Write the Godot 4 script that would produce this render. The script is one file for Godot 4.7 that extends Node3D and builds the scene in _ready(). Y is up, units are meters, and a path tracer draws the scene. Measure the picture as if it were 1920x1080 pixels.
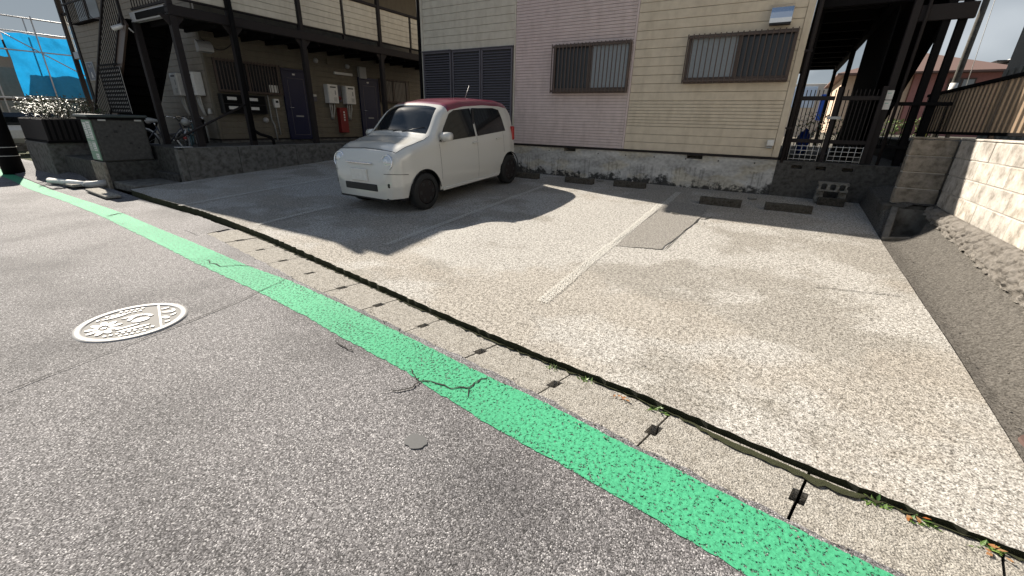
extends Node3D

# ---------------------------------------------------------------- camera model of the photograph
const F := 782.0
const CAM_H := 1.5
var W: Basis
var org := {}
var used := {}
var boxes := {}
var M := {}
var rng := RandomNumberGenerator.new()

func ray(x: float, y: float) -> Vector3:
	return W * Vector3((x - 960.0) / F, (y - 540.0) / F, 1.0)
func at_x(x: float, y: float, X: float) -> Vector3:
	var d := ray(x, y)
	return Vector3(0, CAM_H, 0) + d * (X / d.x)
func at_z(x: float, y: float, Z: float) -> Vector3:
	var d := ray(x, y)
	return Vector3(0, CAM_H, 0) + d * (Z / d.z)
func at_y(x: float, y: float, Y := 0.0) -> Vector3:
	var d := ray(x, y)
	return Vector3(0, CAM_H, 0) + d * ((Y - CAM_H) / d.y)
func lot_y(z: float) -> float:
	return 0.04 + (-2.1 - z) * 0.0625
func at_lot(x: float, y: float, up := 0.0) -> Vector3:
	var d := ray(x, y)
	return Vector3(0, CAM_H, 0) + d * ((0.04 - 2.1 * 0.0625 + up - CAM_H) / (d.y + 0.0625 * d.z))

# ---------------------------------------------------------------- nodes
func numbered(n: String) -> String:
	if not used.has(n):
		used[n] = 0
		return n
	used[n] += 1
	return "%s_%03d" % [n, used[n]]

func tag(o: Node, label: String, category: String, group := "", kind := "") -> void:
	if label: o.set_meta("label", label)
	if category: o.set_meta("category", category)
	if group: o.set_meta("group", group)
	if kind: o.set_meta("kind", kind)

func thing(n: String, label: String, category: String, base: Vector3, group := "") -> Node3D:
	var o := Node3D.new()
	o.name = numbered(n)
	o.position = base
	add_child(o, true)
	org[o] = base
	tag(o, label, category, group)
	return o

func origin(p: Node) -> Vector3:
	return org.get(p, Vector3.ZERO)

func put(n: String, mesh: Mesh, mat: Material, parent: Node, pos: Vector3, basis := Basis()) -> MeshInstance3D:
	var o := MeshInstance3D.new()
	o.name = numbered(n) if parent == self else n
	o.mesh = mesh
	o.material_override = mat
	o.transform = Transform3D(basis, pos - origin(parent))
	parent.add_child(o, true)
	org[o] = pos
	return o

# a mesh whose vertices are in world coordinates; it is re-based on the given point
func obj(n: String, st: SurfaceTool, mat: Material, parent: Node = self, smooth := false) -> MeshInstance3D:
	st.generate_normals()
	var o := put(n, st.commit(), mat, parent, Vector3.ZERO)
	return o

func struct(n: String, st: SurfaceTool, mat: Material) -> MeshInstance3D:
	var o := obj(n, st, mat, self)
	o.set_meta("kind", "structure")
	return o

func S(smooth := false) -> SurfaceTool:
	var st := SurfaceTool.new()
	st.begin(Mesh.PRIMITIVE_TRIANGLES)
	st.set_smooth_group(0 if smooth else -1)
	return st

func tri(st: SurfaceTool, a: Vector3, b: Vector3, c: Vector3, out: Vector3) -> void:
	st.add_vertex(a)
	if (b - a).cross(c - a).dot(out) > 0:
		st.add_vertex(c)
		st.add_vertex(b)
	else:
		st.add_vertex(b)
		st.add_vertex(c)

func quad(st: SurfaceTool, a: Vector3, b: Vector3, c: Vector3, d: Vector3, out: Vector3) -> void:
	tri(st, a, b, c, out)
	tri(st, a, c, d, out)

func box_to(st: SurfaceTool, c: Vector3, s: Vector3, bev := 0.004, bs := Basis()) -> void:
	var h := s * 0.5
	var b: float = min(bev, min(h.x, min(h.y, h.z)) * 0.6)
	var p := func(sx, sy, sz, k) -> Vector3:
		var v := Vector3(sx * h.x, sy * h.y, sz * h.z)
		if k != 0: v.x -= sx * b
		if k != 1: v.y -= sy * b
		if k != 2: v.z -= sz * b
		return c + bs * v
	for k in 3:
		for s1 in [-1, 1]:
			var q := []
			for e in [[-1, -1], [1, -1], [1, 1], [-1, 1]]:
				var t := [0, 0, 0]
				t[k] = s1
				t[(k + 1) % 3] = e[0]
				t[(k + 2) % 3] = e[1]
				q.append(p.call(t[0], t[1], t[2], k))
			var o := Vector3.ZERO
			o[k] = s1
			quad(st, q[0], q[1], q[2], q[3], bs * o)
	if b <= 0.0005: return
	for k in 3:
		var i := (k + 1) % 3
		var j := (k + 2) % 3
		for s1 in [-1, 1]:
			for s2 in [-1, 1]:
				var lo := [0, 0, 0]
				var hi := [0, 0, 0]
				lo[k] = -1; hi[k] = 1
				lo[i] = s1; hi[i] = s1
				lo[j] = s2; hi[j] = s2
				var o := Vector3.ZERO
				o[i] = s1; o[j] = s2
				quad(st, p.call(lo[0], lo[1], lo[2], i), p.call(hi[0], hi[1], hi[2], i), p.call(hi[0], hi[1], hi[2], j), p.call(lo[0], lo[1], lo[2], j), bs * o)
	for a in [-1, 1]:
		for d in [-1, 1]:
			for e in [-1, 1]:
				tri(st, p.call(a, d, e, 0), p.call(a, d, e, 1), p.call(a, d, e, 2), bs * Vector3(a, d, e))

func box_mesh(s: Vector3, bev := 0.004) -> Mesh:
	var key := "%.3f %.3f %.3f %.3f" % [s.x, s.y, s.z, bev]
	if not boxes.has(key):
		var st := S()
		box_to(st, Vector3.ZERO, s, bev)
		st.generate_normals()
		boxes[key] = st.commit()
	return boxes[key]

func pc(n: String, mat: Material, parent: Node, c: Vector3, s: Vector3, bev := 0.004, bs := Basis()) -> MeshInstance3D:
	return put(n, box_mesh(s, bev), mat, parent, c, bs)

# box given by its least and greatest corners
func mm(n: String, mat: Material, parent: Node, a: Vector3, b: Vector3, bev := 0.004) -> MeshInstance3D:
	var lo := Vector3(min(a.x, b.x), min(a.y, b.y), min(a.z, b.z))
	var hi := Vector3(max(a.x, b.x), max(a.y, b.y), max(a.z, b.z))
	return pc(n, mat, parent, (lo + hi) * 0.5, hi - lo, bev)

# bar between two points with rectangular section
func bar(n: String, mat: Material, parent: Node, a: Vector3, b: Vector3, w: float, h: float, bev := 0.003) -> MeshInstance3D:
	var d := (b - a)
	var z := d.normalized()
	var up := Vector3.UP if abs(z.y) < 0.95 else Vector3.RIGHT
	var x := up.cross(z).normalized()
	var y := z.cross(x)
	return pc(n, mat, parent, (a + b) * 0.5, Vector3(w, h, snappedf(d.length(), 0.001)), bev, Basis(x, y, z))

func tube_to(st: SurfaceTool, pts: Array, r: float, n := 8, r2 := -1.0, caps := true) -> void:
	var rings := []
	var last := Vector3.ZERO
	for i in pts.size():
		var d: Vector3 = (pts[min(i + 1, pts.size() - 1)] - pts[max(i - 1, 0)]).normalized()
		var x: Vector3 = last - d * last.dot(d)
		if x.length() < 0.1:
			x = d.cross(Vector3.UP if abs(d.y) < 0.9 else Vector3.RIGHT)
		x = x.normalized()
		last = x
		var y := d.cross(x)
		var rr: float = r if r2 < 0 else lerpf(r, r2, float(i) / (pts.size() - 1))
		var ring := []
		for k in n:
			var a := TAU * k / n
			ring.append(pts[i] + (x * cos(a) + y * sin(a)) * rr)
		rings.append(ring)
	for i in pts.size() - 1:
		for k in n:
			var k2 := (k + 1) % n
			var mid: Vector3 = (rings[i][k] + rings[i][k2] + rings[i + 1][k] + rings[i + 1][k2]) * 0.25
			quad(st, rings[i][k], rings[i][k2], rings[i + 1][k2], rings[i + 1][k], mid - (pts[i] + pts[i + 1]) * 0.5 + (pts[i + 1] - pts[i]) * 0.0001)
	if caps:
		for e in [0, pts.size() - 1]:
			var o: Vector3 = pts[e] - pts[1 if e == 0 else e - 1]
			for k in n:
				tri(st, pts[e], rings[e][k], rings[e][(k + 1) % n], o)

func tube(n: String, mat: Material, parent: Node, pts: Array, r: float, sides := 10, r2 := -1.0) -> MeshInstance3D:
	var st := S(true)
	tube_to(st, pts, r, sides, r2)
	return obj(n, st, mat, parent)

# flat polygon (x, z pairs) extruded from y0 up to y1
func slab_to(st: SurfaceTool, poly: PackedVector2Array, y0: float, y1: float, yf = null, top_only := false, sides_only := false) -> void:
	var idx := Geometry2D.triangulate_polygon(poly)
	var top := func(q: Vector2) -> Vector3: return Vector3(q.x, (yf.call(q) if yf != null else 0.0) + y1, q.y)
	var bot := func(q: Vector2) -> Vector3: return Vector3(q.x, (yf.call(q) if yf != null else 0.0) + y0, q.y)
	for i in range(0, 0 if sides_only else idx.size(), 3):
		tri(st, top.call(poly[idx[i]]), top.call(poly[idx[i + 1]]), top.call(poly[idx[i + 2]]), Vector3.UP)
	if y1 - y0 < 0.002 or top_only: return
	var cw := Geometry2D.is_polygon_clockwise(poly)
	for i in poly.size():
		var a := poly[i]
		var b := poly[(i + 1) % poly.size()]
		var nrm := Vector2(b.y - a.y, a.x - b.x) * (-1.0 if cw else 1.0)
		quad(st, top.call(a), top.call(b), bot.call(b), bot.call(a), Vector3(nrm.x, 0, nrm.y))

# polygon in the (u, v) plane, extruded along a normal
func plate_to(st: SurfaceTool, poly: PackedVector2Array, o: Vector3, u: Vector3, v: Vector3, thick: float) -> void:
	var nrm := u.cross(v).normalized()
	var idx := Geometry2D.triangulate_polygon(poly)
	var f := func(q: Vector2, k: float) -> Vector3: return o + u * q.x + v * q.y + nrm * (k * thick)
	for i in range(0, idx.size(), 3):
		tri(st, f.call(poly[idx[i]], 1), f.call(poly[idx[i + 1]], 1), f.call(poly[idx[i + 2]], 1), nrm)
		tri(st, f.call(poly[idx[i]], 0), f.call(poly[idx[i + 1]], 0), f.call(poly[idx[i + 2]], 0), -nrm)
	var cw := Geometry2D.is_polygon_clockwise(poly)
	for i in poly.size():
		var a := poly[i]
		var b := poly[(i + 1) % poly.size()]
		var e := Vector2(b.y - a.y, a.x - b.x) * (-1.0 if cw else 1.0)
		quad(st, f.call(a, 1), f.call(b, 1), f.call(b, 0), f.call(a, 0), u * e.x + v * e.y)

func road_y(x: float, z: float) -> float:
	var d := z - lerp_line(gut_out, x)
	return -.004 + .006 * sin(x * 1.3 + z * 2.1) * smoothstep(0.0, .6, d) + .015 * smoothstep(.12, 0.0, d)

func lerp_line(pts: Array, x: float) -> float:
	# pts: Vector2(x, z) with x falling
	for i in pts.size() - 1:
		if x >= pts[i + 1].x:
			return lerpf(pts[i].y, pts[i + 1].y, (x - pts[i].x) / (pts[i + 1].x - pts[i].x))
	return pts[-1].y + (x - pts[-1].x) * (pts[-1].y - pts[-2].y) / (pts[-1].x - pts[-2].x)

# ---------------------------------------------------------------- materials
func c(r: float, g: float, b: float, a := 1.0) -> Color:
	var k := Color(r, g, b).linear_to_srgb()
	k.a = a
	return k

func ramp(stops: Array) -> Gradient:
	var g := Gradient.new()
	var o := PackedFloat32Array()
	var k := PackedColorArray()
	for s in stops:
		o.append(s[0])
		k.append(s[1])
	g.offsets = o
	g.colors = k
	return g

func noise(kind: int, freq: float, seed_: int, oct := 1, ret := FastNoiseLite.RETURN_DISTANCE) -> FastNoiseLite:
	var n := FastNoiseLite.new()
	n.noise_type = kind
	n.frequency = freq
	n.seed = seed_
	n.fractal_type = FastNoiseLite.FRACTAL_FBM if oct > 1 else FastNoiseLite.FRACTAL_NONE
	n.fractal_octaves = oct
	n.cellular_return_type = ret
	return n

func rough_noise(freq: float, seed_: int, oct: int, gain: float) -> FastNoiseLite:
	var n := noise(FastNoiseLite.TYPE_SIMPLEX, freq, seed_, oct)
	n.fractal_gain = gain
	return n

func tex(n: FastNoiseLite, size: int, stops := [], blend := 0.1) -> NoiseTexture2D:
	var t := NoiseTexture2D.new()
	t.width = size
	t.height = size
	t.seamless = true
	t.seamless_blend_skirt = blend
	t.noise = n
	if stops: t.color_ramp = ramp(stops)
	return t

func mat(col: Color, rough := 0.7, metal := 0.0, spec := 0.5) -> StandardMaterial3D:
	var m := StandardMaterial3D.new()
	m.albedo_color = col
	m.roughness = rough
	m.metallic = metal
	m.metallic_specular = spec
	return m

func surf(col: Color, rough: float, t: Texture2D, tile: float, bump: Texture2D = null, bump_cm := 0.0, coarse: Texture2D = null, coarse_tile := 1.0, spec := 0.5) -> StandardMaterial3D:
	var m := mat(col, rough, 0.0, spec)
	m.uv1_triplanar = true
	m.uv1_world_triplanar = true
	m.uv1_scale = Vector3.ONE / tile
	m.albedo_texture = t
	if bump:
		m.heightmap_enabled = true
		m.heightmap_texture = bump
		m.heightmap_scale = bump_cm
	if coarse:
		m.detail_enabled = true
		m.detail_albedo = coarse
		m.detail_blend_mode = BaseMaterial3D.BLEND_MODE_MUL
		m.detail_uv_layer = BaseMaterial3D.DETAIL_UV_2
		m.uv2_triplanar = true
		m.uv2_world_triplanar = true
		m.uv2_scale = Vector3.ONE / coarse_tile
	return m

func materials() -> void:
	var N := FastNoiseLite
	# asphalt: stones in binder
	var asp := tex(noise(N.TYPE_CELLULAR, 0.13, 5, 1, N.RETURN_CELL_VALUE), 2048, [[0.0, c(.04, .039, .04)], [.3, c(.105, .101, .104)], [.55, c(.165, .159, .163)], [.8, c(.235, .227, .232)], [.92, c(.35, .34, .345)], [1.0, c(.58, .57, .57)]], 0.02)
	var asp_h := tex(noise(N.TYPE_CELLULAR, 0.13, 5, 1, N.RETURN_DISTANCE), 2048, [[0.0, Color.WHITE], [.5, c(.5, .5, .5)], [1.0, Color.BLACK]], 0.02)
	var stain := tex(noise(N.TYPE_SIMPLEX_SMOOTH, 0.012, 8, 5), 512, [[0.0, c(.5, .5, .51)], [.35, c(.74, .74, .74)], [.55, c(.92, .92, .92)], [1.0, c(1, 1, 1)]])
	M.asphalt = surf(Color.WHITE, 0.78, asp, 1.35, asp_h, 0.36, stain, 9.0, 0.35)
	# weathered exposed-aggregate concrete
	var con := tex(noise(N.TYPE_CELLULAR, 0.2, 21, 1, N.RETURN_CELL_VALUE), 2048, [[0.0, c(.14, .135, .127)], [.2, c(.29, .281, .266)], [.5, c(.44, .428, .405)], [.8, c(.54, .527, .50)], [1.0, c(.66, .645, .615)]], 0.02)
	var pale := tex(rough_noise(0.02, 23, 6, 0.8), 1024, [[0.0, c(.55, .53, .5)], [.4, c(.82, .81, .79)], [1.0, c(1, 1, 1)]])
	var con_h := tex(noise(N.TYPE_SIMPLEX, 0.2, 22, 3), 1024, [], 0.05)
	var blotch := tex(rough_noise(0.075, 31, 5, 0.95), 2048, [[0.0, c(.24, .23, .217)], [.29, c(.40, .387, .367)], [.43, c(.73, .715, .693)], [.53, c(.95, .943, .933)], [1.0, c(1, 1, 1)]])
	M.lot = surf(Color.WHITE, 0.9, con, 2.4, con_h, 0.25, blotch, 7.3, 0.3)
	M.lot.vertex_color_use_as_albedo = true
	M.lane = surf(c(.27, .26, .25), 0.9, con, 2.6, con_h, 0.25, blotch, 6.0, 0.3)
	M.lot_patch = surf(c(.66, .65, .64), 0.9, con, 2.1, con_h, 0.25, blotch, 5.0, 0.3)
	M.cover = surf(c(.76, .745, .72), 0.92, con, 2.1, con_h, 0.4, pale, 1.9, 0.3)
	M.dirt = surf(c(.20, .19, .16), 0.95, con, 1.1, con_h, 1.2)
	M.crack = mat(c(.015, .014, .013), 0.95)
	# old grey concrete of plinths and walls
	var old := tex(noise(N.TYPE_SIMPLEX_SMOOTH, 0.01, 41, 6), 1024, [[0.0, c(.35, .34, .32)], [.45, c(.72, .71, .69)], [1.0, c(1, 1, 1)]])
	M.plinth = surf(c(.22, .215, .205), 0.9, pale, 1.9, con_h, 0.3, old, 1.7, 0.3)
	M.dark_concrete = surf(c(.11, .108, .104), 0.92, pale, 1.7, con_h, 0.4, old, 1.2, 0.3)
	M.stop = surf(c(.30, .28, .25), 0.95, con, 0.8, con_h, 0.9, old, 0.6, 0.2)
	M.block = surf(c(.78, .74, .70), 0.92, pale, 1.3, con_h, 0.6, old, 2.3, 0.3)
	M.block_alt = surf(c(.78, .73, .67), 0.92, pale, 1.5, con_h, 0.6, old, 1.9, 0.3)
	M.block_brown = surf(c(.42, .38, .33), 0.92, pale, 1.2, con_h, 0.6, old, 1.4, 0.3)
	M.mortar = surf(c(.56, .53, .49), 0.95, pale, 1.0, con_h, 0.6)
	M.rubble = surf(c(.42, .395, .37), 0.95, pale, 0.7, con_h, 1.2, old, 0.8, 0.2)
	M.cinder = surf(c(.42, .41, .385), 0.95, pale, 0.9, con_h, 0.8, old, 0.7, 0.2)
	# green lane paint, worn away in flakes
	var wear := tex(rough_noise(0.03, 51, 6, 0.88), 2048, [[0.0, c(.055, .24, .14, 0)], [.20, c(.055, .24, .14, 0)], [.43, c(.05, .30, .155, .8)], [.55, c(.058, .345, .18, 1)], [1.0, c(.085, .40, .22, 1)]])
	var g := surf(Color.WHITE, 0.7, wear, 2.2, asp_h, 0.0, null, 1.0, 0.3)
	g.transparency = BaseMaterial3D.TRANSPARENCY_ALPHA_SCISSOR
	g.alpha_scissor_threshold = 0.5
	g.heightmap_enabled = true
	g.heightmap_texture = tex(noise(N.TYPE_CELLULAR, 0.12, 5, 1, N.RETURN_DISTANCE), 1024, [[0.0, Color.WHITE], [1.0, Color.BLACK]], 0.02)
	g.heightmap_scale = 0.2
	g.vertex_color_use_as_albedo = true
	M.green = g
	var worn := tex(noise(N.TYPE_SIMPLEX, 0.06, 61, 5), 1024, [[0.0, c(.5, .49, .46, 0)], [.56, c(.5, .49, .45, 0)], [.57, c(.54, .53, .49, 1)], [1.0, c(.64, .63, .59, 1)]])
	var wp := surf(Color.WHITE, 0.8, worn, 1.1)
	wp.transparency = BaseMaterial3D.TRANSPARENCY_ALPHA_SCISSOR
	wp.alpha_scissor_threshold = 0.5
	M.worn_white = wp
	# siding
	var stu := tex(noise(N.TYPE_SIMPLEX, 0.35, 71, 3), 512)
	var soft := tex(noise(N.TYPE_SIMPLEX_SMOOTH, 0.02, 72, 5), 512, [[0.0, c(.86, .85, .84)], [1.0, c(1, 1, 1)]])
	var drip := tex(rough_noise(0.014, 73, 6, 0.6), 1024, [[0.0, c(.84, .83, .81)], [.35, c(.94, .935, .925)], [.6, c(.99, .99, .985)], [1.0, c(1, 1, 1)]])
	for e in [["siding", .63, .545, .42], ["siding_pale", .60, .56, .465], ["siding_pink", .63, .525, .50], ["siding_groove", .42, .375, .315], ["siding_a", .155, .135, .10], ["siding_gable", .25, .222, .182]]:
		var m := surf(c(e[1], e[2], e[3]), 0.75, soft, 1.7, stu, 0.12, drip, 1.0)
		m.uv2_scale = Vector3(1.0 / 3.7, 1.0 / 17.0, 1.0 / 3.7)
		M[e[0]] = m
	# steel, aluminium, plastic
	M.steel = surf(c(.024, .020, .020), 0.65, soft, 0.9, null, 0.0, null, 1.0, 0.3)
	M.steel_dark = surf(c(.008, .0075, .008), 0.75, soft, 0.9, null, 0.0, null, 1.0, 0.2)
	M.brown = surf(c(.085, .058, .045), 0.45, soft, 0.8)
	M.brown_slat = surf(c(.26, .19, .13), 0.5, soft, 0.8)
	M.louver = surf(c(.10, .096, .115), 0.5, soft, 0.8)
	M.navy = surf(c(.006, .009, .045), 0.45, soft, 0.8)
	M.black = mat(c(.012, .012, .013), 0.5)
	M.white_plastic = surf(c(.74, .73, .70), 0.5, soft, 0.7)
	M.off_white = surf(c(.55, .54, .5), 0.6, soft, 0.7)
	M.grey_plastic = mat(c(.3, .3, .29), 0.5)
	M.chrome = mat(c(.75, .75, .76), 0.16, 1.0)
	M.galv = surf(c(.42, .42, .42), 0.45, soft, 0.5)
	M.red = mat(c(.20, .014, .012), 0.5)
	M.rubber = mat(c(.012, .012, .012), 0.8)
	var gl := mat(c(.03, .035, .04, 0.55), 0.08)
	gl.transparency = BaseMaterial3D.TRANSPARENCY_ALPHA
	M.glass = gl
	M.pane_dark = mat(c(.02, .022, .025), 0.22)
	M.pane_frost = surf(c(.30, .33, .35), 0.32, soft, 0.6)
	M.curtain = surf(c(.32, .31, .29), 0.8, soft, 0.4)
	# planting
	M.leaf = mat(Color.WHITE, 0.45)
	M.leaf.vertex_color_use_as_albedo = true
	M.leaf.backlight_enabled = true
	M.leaf.backlight = Color(0.15, 0.2, 0.06)
	M.wood = mat(c(.06, .045, .03), 0.85)
	M.moss = surf(c(.085, .095, .03), 0.95, tex(noise(N.TYPE_SIMPLEX, 0.2, 81, 3), 512, [[0.0, c(.3, .3, .3)], [1.0, c(1, 1, 1)]]), 0.4, con_h, 1.5)
	M.grass = surf(c(.10, .12, .04), 0.95, tex(noise(N.TYPE_SIMPLEX, 0.2, 82, 3), 512, [[0.0, c(.3, .3, .3)], [1.0, c(1, 1, 1)]]), 1.0, con_h, 2.0)
	M.soil = surf(c(.35, .33, .29), 0.95, con, 2.0, con_h, 1.0, blotch, 5.0)
	# building sheet of the scaffolding
	var sheet := surf(c(.03, .34, .62), 0.6, soft, 1.3)
	sheet.backlight_enabled = true
	sheet.backlight = Color(0.6, 0.92, 1.0)
	M.sheet = sheet
	M.car_white = mat(c(.58, .57, .53), 0.22)
	M.car_white.clearcoat_enabled = true
	M.car_white.clearcoat = 0.8
	M.car_white.clearcoat_roughness = 0.05
	M.car_red = mat(c(.16, .018, .045), 0.3)
	M.car_red.clearcoat_enabled = true
	M.car_red.clearcoat = 0.8
	M.car_red.clearcoat_roughness = 0.05
	M.car_glass = mat(c(.012, .014, .016), 0.06, 0.0, 0.6)
	M.amber = mat(c(.6, .2, .02), 0.3)
	M.lamp_red = mat(c(.35, .01, .01), 0.25)
	M.iron = surf(c(.31, .31, .31), 0.6, soft, 0.5)
	M.iron.metallic = 0.25
	M.iron_dark = surf(c(.055, .054, .053), 0.7, soft, 0.5)

# ---------------------------------------------------------------- scene
func _ready() -> void:
	rng.seed = 7
	view_and_light()
	materials()
	ground()
	gutter_and_marks()
	building_b()
	building_a()
	stair_b()
	right_side()
	left_side()
	small_things()
	car()
	background()

func view_and_light() -> void:
	var pitch := deg_to_rad(21.72)
	var roll := deg_to_rad(-1.52)
	var ya := deg_to_rad(-30.77)
	var Rx := Basis(Vector3(1, 0, 0), Vector3(0, cos(pitch), -sin(pitch)), Vector3(0, sin(pitch), cos(pitch)))
	var Rz := Basis(Vector3(cos(roll), sin(roll), 0), Vector3(-sin(roll), cos(roll), 0), Vector3(0, 0, 1))
	var a := Vector3(cos(ya), 0, sin(ya))
	var b := Vector3(-sin(ya), 0, cos(ya))
	W = Basis(a, Vector3(0, -1, 0), -b).transposed() * Rx * Rz
	var cam := Camera3D.new()
	cam.name = "camera"
	cam.transform = Transform3D(Basis(W.x, -W.y, -W.z), Vector3(0, CAM_H, 0))
	cam.fov = rad_to_deg(2.0 * atan(540.0 / F))
	cam.near = 0.05
	cam.far = 900.0
	add_child(cam)
	cam.current = true
	var sky_mat := ProceduralSkyMaterial.new()
	sky_mat.sky_top_color = c(.15, .28, .52)
	sky_mat.sky_horizon_color = c(.82, .93, 1.0)
	sky_mat.sky_curve = 0.36
	sky_mat.ground_bottom_color = c(.16, .155, .15)
	sky_mat.ground_horizon_color = c(.35, .36, .37)
	sky_mat.sky_energy_multiplier = 0.5
	var cl := noise(FastNoiseLite.TYPE_SIMPLEX_SMOOTH, 0.009, 14, 5)
	var cover := tex(cl, 1024, [[0.0, Color(1, 1, 1, 0)], [.40, Color(1, 1, 1, 0)], [.52, Color(1, 1, 1, 0.4)], [.66, Color(1, 1, 1, 0.75)], [1.0, Color(1, 1, 1, 0.8)]])
	sky_mat.sky_cover = cover
	sky_mat.sky_cover_modulate = Color(0.6, 0.6, 0.6, 1.0)
	var env := Environment.new()
	env.background_mode = Environment.BG_SKY
	env.sky = Sky.new()
	env.sky.sky_material = sky_mat
	env.tonemap_mode = Environment.TONE_MAPPER_LINEAR
	env.tonemap_exposure = 2.1
	env.sdfgi_enabled = true
	env.ssao_enabled = true
	env.ssil_enabled = true
	var we := WorldEnvironment.new()
	we.name = "environment"
	we.environment = env
	add_child(we)
	var sun := DirectionalLight3D.new()
	sun.name = "sun"
	var to := Vector3(-1.23, 1.0, -0.30).normalized()
	sun.transform = Transform3D(Basis.looking_at(-to, Vector3.UP), Vector3(0, 10, 0))
	sun.light_energy = 1.6
	sun.light_angular_distance = 0.5
	sun.light_color = Color(1.0, 0.962, 0.905)
	sun.shadow_enabled = true
	add_child(sun)

# edge lines in (x, z), x falling
var lot_edge := [Vector2(4.0, -1.72), Vector2(1.12, -1.965), Vector2(.4, -2.035), Vector2(-.44, -2.155), Vector2(-1.31, -2.235), Vector2(-2.07, -2.335), Vector2(-3.01, -2.475), Vector2(-3.57, -2.56), Vector2(-5.34, -2.82), Vector2(-6.38, -2.93), Vector2(-7.37, -3.03), Vector2(-9.26, -3.08), Vector2(-11.7, -3.25), Vector2(-30, -4.3)]
var gut_out := [Vector2(4.0, -1.30), Vector2(.95, -1.60), Vector2(.4, -1.665), Vector2(-.28, -1.755), Vector2(-.9, -1.855), Vector2(-1.49, -1.935), Vector2(-2.12, -2.0), Vector2(-3.24, -2.135), Vector2(-3.86, -2.21), Vector2(-6.33, -2.56), Vector2(-6.35, -2.87), Vector2(-7.37, -2.99), Vector2(-9.26, -3.04), Vector2(-11.7, -3.21), Vector2(-30, -4.26)]
var green_lo := [Vector2(4.0, -.95), Vector2(.24, -1.33), Vector2(-.31, -1.41), Vector2(-1.0, -1.485), Vector2(-1.54, -1.57), Vector2(-1.72, -1.61), Vector2(-2.44, -1.685), Vector2(-3.08, -1.77), Vector2(-3.77, -1.83), Vector2(-5.08, -1.895), Vector2(-6.67, -2.03), Vector2(-8.52, -2.16), Vector2(-10.62, -2.24), Vector2(-12.94, -2.27), Vector2(-15.54, -2.42), Vector2(-40, -3.6)]
var green_hi := [Vector2(4.0, -1.25), Vector2(.67, -1.605), Vector2(.18, -1.66), Vector2(-.42, -1.74), Vector2(-.83, -1.805), Vector2(-1.32, -1.855), Vector2(-1.86, -1.925), Vector2(-2.93, -2.06), Vector2(-3.79, -2.145), Vector2(-4.63, -2.17), Vector2(-6.48, -2.3), Vector2(-8.64, -2.43), Vector2(-11.06, -2.48), Vector2(-12.64, -2.5), Vector2(-15.46, -2.64), Vector2(-40, -3.85)]

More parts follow.
